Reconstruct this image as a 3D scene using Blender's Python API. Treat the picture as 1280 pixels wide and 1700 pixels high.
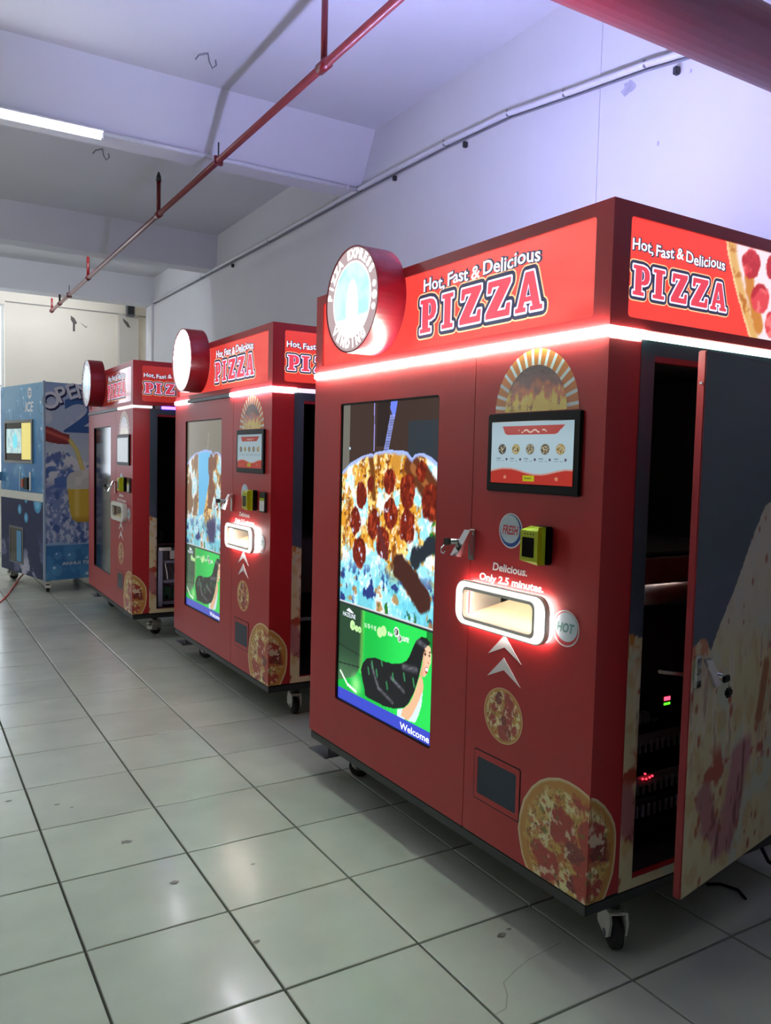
import bpy, bmesh, math, random
import numpy as np
from mathutils import Matrix, Vector
from mathutils.geometry import tessellate_polygon

for o in list(bpy.data.objects):
    bpy.data.objects.remove(o)
SC = bpy.context.scene
COL = SC.collection
random.seed(7)

# ------------------------------------------------------------------ camera
CAM_H, YAW, PITCH, ROLL, FPX = 1.475, 0.5427, -0.0639, 0.0239, 1341.4
def cam_axes():
    cy, sy, cp, sp = math.cos(YAW), math.sin(YAW), math.cos(PITCH), math.sin(PITCH)
    f = Vector((sy * cp, cy * cp, sp)); r = Vector((cy, -sy, 0)); up = r.cross(f)
    c, s = math.cos(ROLL), math.sin(ROLL)
    return r * c + up * s, up * c - r * s, f
_r, _u, _f = cam_axes()
cd = bpy.data.cameras.new('camera'); cam = bpy.data.objects.new('camera', cd); COL.objects.link(cam)
cam.matrix_world = Matrix(((_r.x, _u.x, -_f.x, 0), (_r.y, _u.y, -_f.y, 0), (_r.z, _u.z, -_f.z, CAM_H), (0, 0, 0, 1)))
cd.sensor_fit = 'HORIZONTAL'; cd.sensor_width = 36; cd.lens = 36 * FPX / 1280
cd.clip_start = 0.02
SC.camera = cam

# ------------------------------------------------------------------ world, large lights, exposure
w = bpy.data.worlds.new('overcast_sky'); SC.world = w; w.use_nodes = True
w.node_tree.nodes['Background'].inputs[0].default_value = (0.86, 0.93, 1.0, 1)
w.node_tree.nodes['Background'].inputs[1].default_value = 0.25
def area(name, loc, rot, sx, sy, power, col):
    l = bpy.data.lights.new(name, 'AREA'); l.shape = 'RECTANGLE'; l.size = sx; l.size_y = sy
    l.energy = power; l.color = col
    o = bpy.data.objects.new(name, l); COL.objects.link(o); o.location = loc; o.rotation_euler = rot
    return o
# daylight through the windows of the left wall (x = -4.5)
WINS = [(2.6, 5.2), (8.0, 9.3)]
for k, (y0, y1) in enumerate(WINS):
    area('window_daylight', (-4.62, (y0 + y1) / 2, 2.1 if k != 1 else 2.5), (0, -math.pi / 2, 0), 2.2 if k != 1 else 1.2, y1 - y0,
         (5, 34)[k], (0.95, 1.0, 0.96))
vs = SC.view_settings
vs.view_transform = 'Standard'; vs.look = 'None'; vs.exposure = 0.38; vs.gamma = 1.0; vs.use_curve_mapping = False
try:
    SC.cycles.max_bounces = 8; SC.cycles.sample_clamp_indirect = 6.0
except Exception:
    pass

# ------------------------------------------------------------------ helpers
def lin(c):
    c = np.asarray(c, float) / 255.0
    return np.where(c <= 0.04045, c / 12.92, ((c + 0.055) / 1.055) ** 2.4)
def L4(c): return tuple(float(v) for v in lin(c)) + (1.0,)
MATS = {}
def mat(name, col=(128, 128, 128), rough=0.5, metal=0.0, emit=None, estr=0.0, coat=0.0, spec=0.5,
        noise=None, bump=None, attr=False, attr_emit=0.0, rand=0.0, trans=0.0, coat_rough=0.05, world=False):
    """noise=(scale, amount): colour grain; bump=(scale, strength): fine relief"""
    if name in MATS: return MATS[name]
    m = bpy.data.materials.new(name); m.use_nodes = True; MATS[name] = m
    nt = m.node_tree; N = nt.nodes; p = N['Principled BSDF']; K = nt.links.new
    p.inputs['Base Color'].default_value = L4(col); p.inputs['Roughness'].default_value = rough
    p.inputs['Metallic'].default_value = metal; p.inputs['Specular IOR Level'].default_value = spec
    p.inputs['Coat Weight'].default_value = coat; p.inputs['Coat Roughness'].default_value = coat_rough
    if trans: p.inputs['Transmission Weight'].default_value = trans
    if emit is not None:
        p.inputs['Emission Color'].default_value = L4(emit); p.inputs['Emission Strength'].default_value = estr
    tc = N.new('ShaderNodeTexCoord')
    src = None
    if attr:
        a = N.new('ShaderNodeAttribute'); a.attribute_name = 'Col'; src = a.outputs['Color']
        if attr_emit:
            K(src, p.inputs['Emission Color']); p.inputs['Emission Strength'].default_value = attr_emit
            p.inputs['Base Color'].default_value = (0.01, 0.01, 0.01, 1)
        else:
            K(src, p.inputs['Base Color'])
    else:
        g = noise or (40.0, 0.03)
        nz = N.new('ShaderNodeTexNoise'); nz.inputs['Scale'].default_value = g[0]; nz.inputs['Detail'].default_value = 4
        K(N.new('ShaderNodeNewGeometry').outputs['Position'] if world else tc.outputs['Object'], nz.inputs['Vector'])
        h = N.new('ShaderNodeHueSaturation'); h.inputs['Color'].default_value = L4(col)
        mr = N.new('ShaderNodeMapRange'); mr.inputs[3].default_value = 1 - g[1] * 2.5; mr.inputs[4].default_value = 1 + g[1] * 2.5
        K(nz.outputs['Fac'], mr.inputs[0])
        val = mr.outputs[0]
        if rand:
            oi = N.new('ShaderNodeObjectInfo'); m2 = N.new('ShaderNodeMapRange')
            m2.inputs[3].default_value = 1 - rand; m2.inputs[4].default_value = 1 + rand
            K(oi.outputs['Random'], m2.inputs[0])
            mm = N.new('ShaderNodeMath'); mm.operation = 'MULTIPLY'; K(val, mm.inputs[0]); K(m2.outputs[0], mm.inputs[1]); val = mm.outputs[0]
        K(val, h.inputs['Value'])
        if emit is None: K(h.outputs['Color'], p.inputs['Base Color'])
    if bump:
        nb = N.new('ShaderNodeTexNoise'); nb.inputs['Scale'].default_value = bump[0]; nb.inputs['Detail'].default_value = 3
        K(tc.outputs['Object'], nb.inputs['Vector'])
        b = N.new('ShaderNodeBump'); b.inputs['Strength'].default_value = bump[1]; b.inputs['Distance'].default_value = 0.002
        K(nb.outputs['Fac'], b.inputs['Height']); K(b.outputs['Normal'], p.inputs['Normal'])
        if coat: K(b.outputs['Normal'], p.inputs['Coat Normal'])
    return m

class MB:
    """collects polygons; build() links them as ONE mesh object"""
    def __init__(s): s.V = []; s.F = []; s.C = None
    def add(s, V, F):
        o = len(s.V); s.V += [tuple(v) for v in V]; s.F += [tuple(i + o for i in f) for f in F]; return s
    def box(s, x0, x1, y0, y1, z0, z1):
        V = [(x, y, z) for z in (z0, z1) for y in (y0, y1) for x in (x0, x1)]
        return s.add(V, [(0, 2, 3, 1), (4, 5, 7, 6), (0, 1, 5, 4), (2, 6, 7, 3), (0, 4, 6, 2), (1, 3, 7, 5)])
    def bbox(s, x0, x1, y0, y1, z0, z1, b=0.004, seg=2):
        bm = bmesh.new(); bmesh.ops.create_cube(bm, size=1)
        for v in bm.verts:
            v.co = Vector(((x0 + x1) / 2 + v.co.x * (x1 - x0), (y0 + y1) / 2 + v.co.y * (y1 - y0), (z0 + z1) / 2 + v.co.z * (z1 - z0)))
        bmesh.ops.bevel(bm, geom=list(bm.edges), offset=b, segments=seg, affect='EDGES')
        V = [v.co[:] for v in bm.verts]; F = [[v.index for v in f.verts] for f in bm.faces] if not bm.verts.index_update() else None
        bm.free(); return s.add(V, F)
    def tube(s, pts, r, n=10, cap=True):
        P = [Vector(p) for p in pts]; rings = []
        prev = None
        for i, p in enumerate(P):
            d = (P[min(i + 1, len(P) - 1)] - P[max(i - 1, 0)]).normalized()
            if prev is None:
                a = Vector((0, 0, 1)) if abs(d.z) < .9 else Vector((1, 0, 0))
                e1 = d.cross(a).normalized()
            else:
                e1 = (prev - d * prev.dot(d)).normalized()
            prev = e1; e2 = d.cross(e1)
            rr = r[i] if isinstance(r, (list, tuple)) else r
            rings.append([p + (e1 * math.cos(2 * math.pi * k / n) + e2 * math.sin(2 * math.pi * k / n)) * rr for k in range(n)])
        V = [v for R in rings for v in R]; F = []
        for i in range(len(P) - 1):
            for k in range(n):
                a = i * n + k; b = i * n + (k + 1) % n; F.append((a, b, b + n, a + n))
        if cap: F.append(tuple(range(n))[::-1]); F.append(tuple((len(P) - 1) * n + k for k in range(n)))
        return s.add(V, F)
    def build(s, name, m, parent=None, smooth=False):
        me = bpy.data.meshes.new(name); me.from_pydata(s.V, [], s.F); me.update()
        if s.C is not None:
            at = me.attributes.new('Col', 'FLOAT_COLOR', 'POINT')
            at.data.foreach_set('color', np.asarray(s.C, np.float32).ravel())
        me.materials.append(m)
        if smooth: me.polygons.foreach_set('use_smooth', [True] * len(me.polygons))
        return link(name, me, parent)
def link(name, me, parent=None):
    o = bpy.data.objects.new(name, me); COL.objects.link(o)
    if parent is not None: o.parent = parent
    return o
def empty(name, loc, rz=0.0):
    o = bpy.data.objects.new(name, None); COL.objects.link(o); o.location = loc; o.rotation_euler = (0, 0, rz); o.empty_display_size = .1
    return o
def tag(o, label=None, cat=None, group=None, kind=None):
    if label: o['label'] = label
    if cat: o['category'] = cat
    if group: o['group'] = group
    if kind: o['kind'] = kind
    return o
# frames: 2-D (right, up) -> local 3-D of a cabinet whose front looks to -X and whose near side looks to -Y
def FR(s): return lambda a, b: (s, -a, b)            # front: a = -u
def SD(u): return lambda a, b: (a, u, b)             # near side
def poly2(fr, polys):
    """polys: list of (outer, [holes]) in 2-D -> MB"""
    m = MB()
    for outer, holes in polys:
        loops = [[Vector((x, y, 0)) for x, y in L] for L in [outer] + list(holes)]
        flat = [p for L in loops for p in L]
        T = []
        for t in tessellate_polygon(loops):
            a, b, c = (flat[i] for i in t)
            T.append(t if (b - a).cross(c - a).z > 0 else t[::-1])
        m.add([fr(p.x, p.y) for p in flat], T)
    return m
def circle(cx, cy, rx, ry=None, n=40, a0=0, a1=None):
    ry = rx if ry is None else ry
    if a1 is None: return [(cx + rx * math.cos(2 * math.pi * k / n), cy + ry * math.sin(2 * math.pi * k / n)) for k in range(n)]
    return [(cx + rx * math.cos(a0 + (a1 - a0) * k / n), cy + ry * math.sin(a0 + (a1 - a0) * k / n)) for k in range(n + 1)]
def rrect(x0, x1, y0, y1, r, n=6):
    P = []
    for cx, cy, a in ((x1 - r, y1 - r, 0), (x0 + r, y1 - r, 90), (x0 + r, y0 + r, 180), (x1 - r, y0 + r, 270)):
        for k in range(n + 1):
            t = math.radians(a + 90 * k / n); P.append((cx + r * math.cos(t), cy + r * math.sin(t)))
    return P
def prism(fr0, fr1, outer, holes=()):
    """solid between two parallel frames (fr0 = the outward face)"""
    m = poly2(fr0, [(outer, holes)])
    b = poly2(fr1, [(outer, holes)])
    m.add(b.V, [f[::-1] for f in b.F])
    for L in [outer] + list(holes):
        n = len(L); V = [fr0(*p) for p in L] + [fr1(*p) for p in L]
        flip = L is not outer
        area2 = sum(L[i][0] * L[(i + 1) % n][1] - L[(i + 1) % n][0] * L[i][1] for i in range(n))
        if area2 < 0: flip = not flip
        F = [(i, i + n, (i + 1) % n + n, (i + 1) % n) for i in range(n)]
        m.add(V, [f[::-1] for f in F] if flip else F)
    return m
def strokes(fr, loops, r, n=10):
    """rounded band of half-width r along closed 2-D loops"""
    m = MB()
    for L in loops:
        k = len(L)
        for i in range(k):
            (ax, ay), (bx, by) = L[i], L[(i + 1) % k]
            d = math.hypot(bx - ax, by - ay)
            if d > 1e-6:
                nx, ny = -(by - ay) / d * r, (bx - ax) / d * r
                m.add([fr(ax - nx, ay - ny), fr(bx - nx, by - ny), fr(bx + nx, by + ny), fr(ax + nx, ay + ny)], [(0, 1, 2, 3)])
            m.add([fr(*p) for p in circle(ax, ay, r, n=n)], [tuple(range(n))])
    return m
_TX = {}
def text2(txt, size, offset=0.0, sx=1.0, shear=0.0, align='LEFT'):
    """built-in font as 2-D triangles: (verts, faces, width)"""
    key = (txt, size, offset, sx, shear, align)
    if key in _TX: return _TX[key]
    c = bpy.data.curves.new('t', 'FONT'); c.body = txt; c.size = size; c.offset = offset; c.shear = shear
    c.align_x = align; c.resolution_u = 3; c.fill_mode = 'FRONT'
    o = bpy.data.objects.new('t', c); COL.objects.link(o)
    me = bpy.data.meshes.new_from_object(o.evaluated_get(bpy.context.evaluated_depsgraph_get()))
    V = [(v.co.x * sx, v.co.y) for v in me.vertices]; F = [tuple(p.vertices) for p in me.polygons]
    bpy.data.objects.remove(o); bpy.data.curves.remove(c); bpy.data.meshes.remove(me)
    F2 = []
    for f in F:
        a2 = sum(V[f[i]][0] * V[f[(i + 1) % len(f)]][1] - V[f[(i + 1) % len(f)]][0] * V[f[i]][1] for i in range(len(f)))
        F2.append(f if a2 > 0 else f[::-1])
    xs = [v[0] for v in V] or [0, 0]
    _TX[key] = (V, F2, max(xs) - min(xs), min(xs)); return _TX[key]
def put_text(m, fr, txt, x, y, size, rot=0.0, **k):
    V, F, wd, x0 = text2(txt, size, **k); c, s = math.cos(rot), math.sin(rot)
    return m.add([fr(x + a * c - b * s, y + a * s + b * c) for a, b in V], F)
def fit_text(m, fr, txt, x, y, width, height, offset=0.0, shear=0.0):
    """cap height = height, total width = width"""
    size = height / 0.70
    _, _, wd, x0 = text2(txt, size, offset, 1.0, shear)
    sx = width / wd
    V, F, wd, x0 = text2(txt, size, offset, sx, shear)
    return m.add([fr(x + a - x0, y + b) for a, b in V], F)

# ---- numpy painting ------------------------------------------------
def vnoise(x, y, seed=0):
    ix = np.floor(x).astype(np.int64); iy = np.floor(y).astype(np.int64); fx = x - ix; fy = y - iy
    def h(a, b):
        v = (a * 374761393 + b * 668265263 + seed * 974711) & 0xffffffff
        v = ((v ^ (v >> 13)) * 1274126177) & 0xffffffff
        return ((v ^ (v >> 16)) & 0xffff) / 65535.0
    u = fx * fx * (3 - 2 * fx); v = fy * fy * (3 - 2 * fy)
    return (h(ix, iy) * (1 - u) + h(ix + 1, iy) * u) * (1 - v) + (h(ix, iy + 1) * (1 - u) + h(ix + 1, iy + 1) * u) * v
def fbm(x, y, seed=0, o=4):
    t = 0; a = .5; n = 0
    for k in range(o):
        t = t + a * vnoise(x * 2 ** k, y * 2 ** k, seed + k * 17); n += a; a *= .55
    return t / n
def ss(e0, e1, x): 
    t = np.clip((x - e0) / (e1 - e0), 0, 1); return t * t * (3 - 2 * t)
def mixc(c, col, k):
    k = np.clip(np.asarray(k, float), 0, 1)[..., None]; return c * (1 - k) + np.asarray(col, float) * k
def inpoly(x, y, P):
    r = np.zeros(x.shape, bool); n = len(P)
    for i in range(n):
        (x1, y1), (x2, y2) = P[i], P[i - 1]
        if y1 == y2: continue
        c = ((y1 > y) != (y2 > y)) & (x < (x2 - x1) * (y - y1) / (y2 - y1) + x1); r ^= c
    return r
def segd(x, y, a, b):
    ax, ay = a; bx, by = b; dx, dy = bx - ax, by - ay
    t = np.clip(((x - ax) * dx + (y - ay) * dy) / (dx * dx + dy * dy + 1e-12), 0, 1)
    return np.hypot(x - ax - t * dx, y - ay - t * dy)
def colgrid(fr, a0, a1, b0, b1, na, nb, fn):
    A, B = np.meshgrid(np.linspace(a0, a1, na), np.linspace(b0, b1, nb))
    C = fn(A, B)
    m = MB(); m.V = [fr(float(a), float(b)) for a, b in zip(A.ravel(), B.ravel())]
    m.F = [(j * na + i, j * na + i + 1, (j + 1) * na + i + 1, (j + 1) * na + i) for j in range(nb - 1) for i in range(na - 1)]
    m.C = np.concatenate([lin(np.clip(C, 0, 255)).reshape(-1, 3), np.ones((na * nb, 1))], 1)
    return m
def polar(fr, cx, cy, outline, nr, nt, fn):
    """disc-like decal with a smooth free outline; fn(x, y, rho) paints it"""
    R = []
    n = len(outline)
    for k in range(nt):
        t = 2 * math.pi * k / nt; dx, dy = math.cos(t), math.sin(t); best = 0
        for i in range(n):
            (x1, y1), (x2, y2) = outline[i], outline[(i + 1) % n]
            ex, ey = x2 - x1, y2 - y1; den = dx * ey - dy * ex
            if abs(den) < 1e-12: continue
            s = ((x1 - cx) * ey - (y1 - cy) * ex) / den; q = ((x1 - cx) * dy - (y1 - cy) * dx) / den
            if s > 0 and -1e-9 <= q <= 1 + 1e-9: best = max(best, s)
        R.append(best)
    R = np.array(R); T = 2 * np.pi * np.arange(nt) / nt; rho = (np.arange(1, nr + 1) / nr)
    X = cx + rho[:, None] * R[None] * np.cos(T)[None]; Y = cy + rho[:, None] * R[None] * np.sin(T)[None]
    RH = np.broadcast_to(rho[:, None], X.shape)
    xs = np.concatenate([[cx], X.ravel()]); ys = np.concatenate([[cy], Y.ravel()]); rr = np.concatenate([[0], RH.ravel()])
    C = fn(xs, ys, rr)
    m = MB(); m.V = [fr(float(a), float(b)) for a, b in zip(xs, ys)]
    m.F = [(0, 1 + k, 1 + (k + 1) % nt) for k in range(nt)]
    for j in range(nr - 1):
        for k in range(nt):
            a = 1 + j * nt + k; b = 1 + j * nt + (k + 1) % nt; m.F.append((a, a + nt, b + nt, b))
    m.C = np.concatenate([lin(np.clip(C, 0, 255)), np.ones((len(xs), 1))], 1)
    return m
def pizza_paint(x, y, r, scale, seed, npep=14, rim=True, white=.45):
    """x,y metres; scale ~ radius; r normalised radius"""
    X, Y = x / scale, y / scale
    n1 = fbm(X * 5 + 9, Y * 5, seed); n2 = fbm(X * 11, Y * 11 + 4, seed + 5); n3 = fbm(X * 24, Y * 24, seed + 9)
    c = np.empty(x.shape + (3,)); c[:] = (206, 160, 74)
    c = mixc(c, (240, 228, 170), ss(.42, .54, n1) * .95 + white * .22)
    c = mixc(c, (190, 88, 44), ss(.52, .66, n2) * .8)
    rs = np.random.RandomState(seed)
    for k in range(npep):
        t = rs.rand() * 6.283; d = math.sqrt(rs.rand()) * .82; px, py = d * math.cos(t), d * math.sin(t)
        R = .13 + .1 * rs.rand(); el = .7 + .6 * rs.rand(); th = rs.rand() * 3.14
        dx = (X - px) * math.cos(th) + (Y - py) * math.sin(th); dy = -(X - px) * math.sin(th) + (Y - py) * math.cos(th)
        q = np.hypot(dx / R, dy / (R * el)) + (n2 - .5) * .9
        pc = np.array((176, 62, 50)) if rs.rand() < .7 else np.array((120, 44, 40))
        cc = mixc(np.broadcast_to(pc.astype(float), c.shape), (220, 128, 96), ss(.5, .75, n3) * .7)
        k_ = ss(1.05, .88, q)[..., None]; c = c * (1 - k_) + cc * k_
    c = mixc(c, (118, 50, 24), ss(.62, .70, n3) * .85)
    c = mixc(c, (112, 112, 44), ss(.70, .76, fbm(X * 9 + 3, Y * 9 + 8, seed + 3)) * .8)
    c = mixc(c, (240, 232, 196), ss(.66, .72, fbm(X * 8 + 30, Y * 8, seed + 33)) * .8)
    if rim:
        c = mixc(c, (200, 140, 62), ss(.84, .92, r + (n2 - .5) * .12)); c = mixc(c, (226, 205, 160), ss(.955, .985, r))
    return c

# ------------------------------------------------------------------ materials
M_wall = mat('wall_plaster', (218, 217, 219), .75, noise=(3.0, .015), bump=(60, .08))
M_back = mat('back_wall_plaster', (246, 238, 222), .75, noise=(3.0, .015), bump=(60, .08))
M_ceil = mat('ceiling_plaster', (216, 215, 218), .8, noise=(2.0, .02), bump=(40, .08))
M_tile = mat('floor_tile_glaze', (192, 196, 181), .23, spec=.5, noise=(4.0, .07), rand=.06, world=True, coat=.15, coat_rough=.1)
M_grout = mat('dark_grout', (80, 80, 70), .8, noise=(30, .08))
M_red = mat('red_powder_coat', (178, 35, 38), .40, spec=.42, coat=.10, noise=(300, .02), bump=(420, .22), coat_rough=.12)
M_redp = mat('red_plain_paint', (158, 28, 34), .42, noise=(60, .02))
M_rim = mat('dark_red_rim', (138, 12, 30), .28, noise=(20, .02))
M_dark = mat('black_steel', (38, 40, 40), .45, noise=(30, .05))
M_blk = mat('black_plastic', (12, 12, 14), .4, spec=.2, noise=(30, .02))
M_blkgl = mat('black_glass', (10, 10, 12), .08, noise=(30, .01))
M_inner = mat('dark_red_lining', (52, 22, 22), .6, noise=(8, .04))
M_innerk = mat('black_lining', (22, 20, 22), .6, noise=(8, .04))
M_steel = mat('brushed_steel', (178, 172, 166), .28, metal=1.0, noise=(60, .04))
M_chrome = mat('chrome', (220, 222, 224), .12, metal=1.0, noise=(60, .02))
M_grey = mat('grey_metal', (122, 124, 130), .45, metal=.4, noise=(40, .04))
M_wpl = mat('white_plastic', (226, 224, 214), .4, noise=(40, .02))
M_rub = mat('black_rubber', (30, 30, 31), .6, noise=(60, .05))
M_dec = mat('printed_vinyl', attr=True, rough=.33)
M_scr = mat('lit_screen', attr=True, attr_emit=1.0, rough=.15, spec=.12)
M_scr2 = mat('lit_screen_dim', attr=True, attr_emit=.8, rough=.12)
M_sign = mat('backlit_print', attr=True, attr_emit=1.05, rough=.3)
M_sign3 = mat('faint_backlit_print', attr=True, attr_emit=.62, rough=.25)
M_white = mat('white_vinyl', (236, 236, 236), .35, noise=(40, .01))
M_bluev = mat('blue_vinyl', (44, 84, 156), .35, noise=(40, .01))
M_redv = mat('red_vinyl', (196, 60, 70), .35, noise=(40, .01))
M_paleb = mat('pale_blue_vinyl', (196, 216, 226), .35, noise=(40, .01))
M_lime = mat('lime_plastic', (186, 198, 20), .35, noise=(40, .02))
M_pipe = mat('red_pipe_paint', (104, 15, 20), .35, noise=(25, .06), bump=(80, .1))
M_pipe2 = mat('rusty_red_pipe_paint', (118, 46, 44), .32, noise=(12, .12))
M_pvc = mat('white_conduit_plastic', (214, 214, 218), .45, noise=(20, .03))
def glow(name, c, s): return mat(name, (230, 230, 230), .4, emit=c, estr=s)
M_tube = glow('fluorescent_tube_glow', (240, 246, 255), 34.0)
M_tubeh = mat('fixture_white', (226, 226, 226), .5)

# ------------------------------------------------------------------ setting
XW, ZC, YB = 3.10, 3.95, 13.0
TS, OX, OY = 0.4457, 0.4561, 2.4226
fl = MB().box(-4.5, 3.6, -3.5, YB + .1, -.12, -.012).build('floor', M_grout); tag(fl, kind='structure')
# floor tiles: one shared chamfered tile, each one an object
def tile_mesh():
    g = .0040; h = TS / 2 - g; c = .0022
    bot, top, in_ = -.012, -.0016, 0.0
    V = [(-h, -h, bot), (h, -h, bot), (h, h, bot), (-h, h, bot), (-h, -h, top), (h, -h, top), (h, h, top), (-h, h, top),
         (-h + c, -h + c, in_), (h - c, -h + c, in_), (h - c, h - c, in_), (-h + c, h - c, in_)]
    F = [(0, 1, 5, 4), (1, 2, 6, 5), (2, 3, 7, 6), (3, 0, 4, 7), (4, 5, 9, 8), (5, 6, 10, 9), (6, 7, 11, 10), (7, 4, 8, 11), (8, 9, 10, 11)]
    return V, F
TV, TF = tile_mesh()
tme = bpy.data.meshes.new('tile'); tme.from_pydata(TV, [], TF); tme.materials.append(M_tile)
rest = MB()
for i in range(-12, 6):
    for j in range(-14, 24):
        cx, cy = OX + (i + .5) * TS, OY + (j + .5) * TS
        if cy > YB - .1 or cx < -4.4 or cy < -3.3: continue
        if i >= -3 and j >= -4:
            o = link('tile', tme, fl); o.location = (cx, cy, random.uniform(-.0006, .0))
            o.rotation_euler = (random.gauss(0, .0010), random.gauss(0, .0010), random.gauss(0, .0006))
        else:
            rest.add([(x + cx, y + cy, z) for x, y, z in TV], TF)
o = rest.build('tile_field', M_tile, fl); o['kind'] = 'stuff'
M_stain = mat('floor_stain', (118, 116, 104), .45, noise=(60, .1))
M_crack = mat('floor_crack', (150, 144, 130), .6, noise=(60, .1))
def blob(cx, cy, r, seed, el=1.6, n=14):
    rs = random.Random(seed)
    return [(cx + r * el * (.6 + .5 * rs.random()) * math.cos(6.283 * k / n), cy + r * (.6 + .5 * rs.random()) * math.sin(6.283 * k / n)) for k in range(n)]
FLR = lambda a, b: (a, b, .0009)
FLOOR_STAINS = [(.725, 3.055, .016), (.80, 2.679, .013), (.552, 3.525, .010), (.60, 3.47, .006), (.915, 2.221, .010), (1.60, 1.885, .012), (.38, 3.655, .010), (1.083, 2.669, .006), (1.64, 1.90, .007)]

tag(MB().box(-4.6, 3.7, -3.5, YB + .2, ZC, ZC + .15).build('ceiling', M_ceil), kind='structure')
# beams crossing the ceiling
def beam(k, y0t, y0b, y1):
    V = [(x, y, z) for x in (-4.5, 3.6) for (y, z) in ((y0b, 3.57), (y1, 3.57), (y1, ZC + .001), (y0t, ZC + .001))]
    F = [(0, 1, 2, 3), (7, 6, 5, 4), (0, 4, 5, 1), (1, 5, 6, 2), (2, 6, 7, 3), (3, 7, 4, 0)]
    tag(MB().add(V, F).build('trim_%d' % k, M_ceil), 'pale concrete ceiling beam', kind='structure')
beam(1, 2.0, 2.0, 2.25); beam(2, 5.42, 5.64, 5.88); beam(3, 8.93, 8.96, 9.2); beam(4, 11.56, 11.58, 11.84); beam(5, -1.6, -1.6, -1.35)
# right wall with shallow pilasters
wr = MB().box(XW, XW + .25, -3.5, 11.84, -.01, ZC + .01).build('wall_right', M_wall); tag(wr, kind='structure')
MB().box(XW - .005, XW + .01, 3.11, 3.84, 0, ZC).build('pilaster', M_wall, wr)
MB().box(XW - .03, XW + .01, 11.58, 11.84, 0, 3.57).build('pilaster', M_wall, wr)
WR = lambda a, b: (XW - .0012, a, b)
M_wst = mat('wall_scuff', (176, 176, 190), .8, noise=(30, .1))
for (y, z, r, e, sd) in [(3.62, 2.98, .022, .5, 1), (2.92, 3.33, .03, 1.6, 2), (3.75, 3.19, .007, 1, 3), (2.55, 3.27, .008, 1, 4), (2.72, 3.0, .012, .6, 5)]:
    b = blob(0, 0, r, sd, e)
    m = poly2(WR, [([(y + p[0], z + p[1] * 1.4) for p in b][::-1], [])])
    m.build('scuff_mark', M_wst, wr)
tag(MB().box(3.45, 3.6, 11.84, YB, -.01, ZC).build('wall_corner', M_back), kind='structure')
# back wall with a window at its left
def wall_with_holes(y0, y1, x0, x1, z0, z1, holes):
    m = MB(); xs = sorted({x0, x1, *[h for a in holes for h in a[:2]]})
    for a, b in zip(xs, xs[1:]):
        hs = sorted([h for h in holes if h[0] <= a and h[1] >= b], key=lambda h: h[2]); z = z0
        for h in hs:
            if h[2] > z: m.box(a, b, y0, y1, z, h[2])
            z = h[3]
        if z < z1: m.box(a, b, y0, y1, z, z1)
    return m
wb = wall_with_holes(YB, YB + .2, -4.5, 3.6, -.01, ZC, [(-.6, 1.335, 1.1, 3.60)]).build('wall_back', M_back); tag(wb, kind='structure')
MB().box(2.93, 3.22, YB - .10, YB + .01, 0, 3.62).build('pilaster', mat('back_pilaster_plaster', (206, 202, 192), .75), wb)
MB().box(1.34, 3.45, YB - .012, YB + .01, 3.625, 3.64).build('groove', mat('old_joint', (150, 146, 138), .8), wb)
BKF = lambda a, b: (a, YB - .0015, b)
M_hole = mat('chipped_plaster', (98, 92, 86), .9, noise=(40, .1))
for pts in ([(2.24, 3.53), (2.29, 3.50), (2.33, 3.43), (2.30, 3.40), (2.30, 3.30), (2.27, 3.30), (2.27, 3.42), (2.24, 3.47)], [(2.36, 3.45), (2.47, 3.38), (2.49, 3.43), (2.46, 3.37)]):
    poly2(BKF, [(pts, [])]).build('chipped_patch', M_hole, wb)
poly2(lambda a, b: (a, YB - .1015, b), [([(2.98, 3.56), (3.06, 3.50), (3.10, 3.42), (3.05, 3.43), (2.99, 3.51)], [])]).build('chipped_patch', M_hole, wb)
wn = MB()
for x in (-.6, .05, .69, 1.295): wn.box(x, x + .04, YB + .08, YB + .14, 1.1, 3.60)
for z in (1.1, 2.4, 3.56): wn.box(-.6, 1.335, YB + .085, YB + .135, z, z + .04)
w1 = wn.build('window_1', mat('window_frame_white', (225, 228, 228), .4)); tag(w1, kind='structure')
for a, b in ((-.56, .05), (.09, .69), (.73, 1.295)):
    for c, d in ((1.14, 2.4), (2.44, 3.56)):
        MB().box(a, b, YB + .108, YB + .112, c, d).build('pane', mat('window_pane', (240, 246, 250), .05, trans=1.0, emit=(236, 244, 255), estr=1.1), w1)
# left wall, large windows (outside the frame)
def wl():
    m = MB(); ys = [-3.5] + [v for p in WINS for v in p] + [YB]
    for a, b in zip(ys[0::2], ys[1::2]): m.box(-4.75, -4.5, a, b, -.01, ZC)
    for a, b in WINS: m.box(-4.75, -4.5, a, b, -.01, 1.0 if b - a > 1.5 else 1.9); m.box(-4.75, -4.5, a, b, 3.2 if b - a > 1.5 else 3.1, ZC)
    return m
tag(wl().build('wall_left', mat('darkened_left_wall', (104, 90, 82), .6)), kind='structure')  # unseen wall darkened to brown to lower the ambient light
tag(MB().box(-4.5, 3.35, -3.7, -3.5, -.01, ZC).build('wall_front', mat('darkened_front_wall', (112, 114, 116), .6)), kind='structure')  # unseen wall closing the room, greyed to cut bounced light

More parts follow.
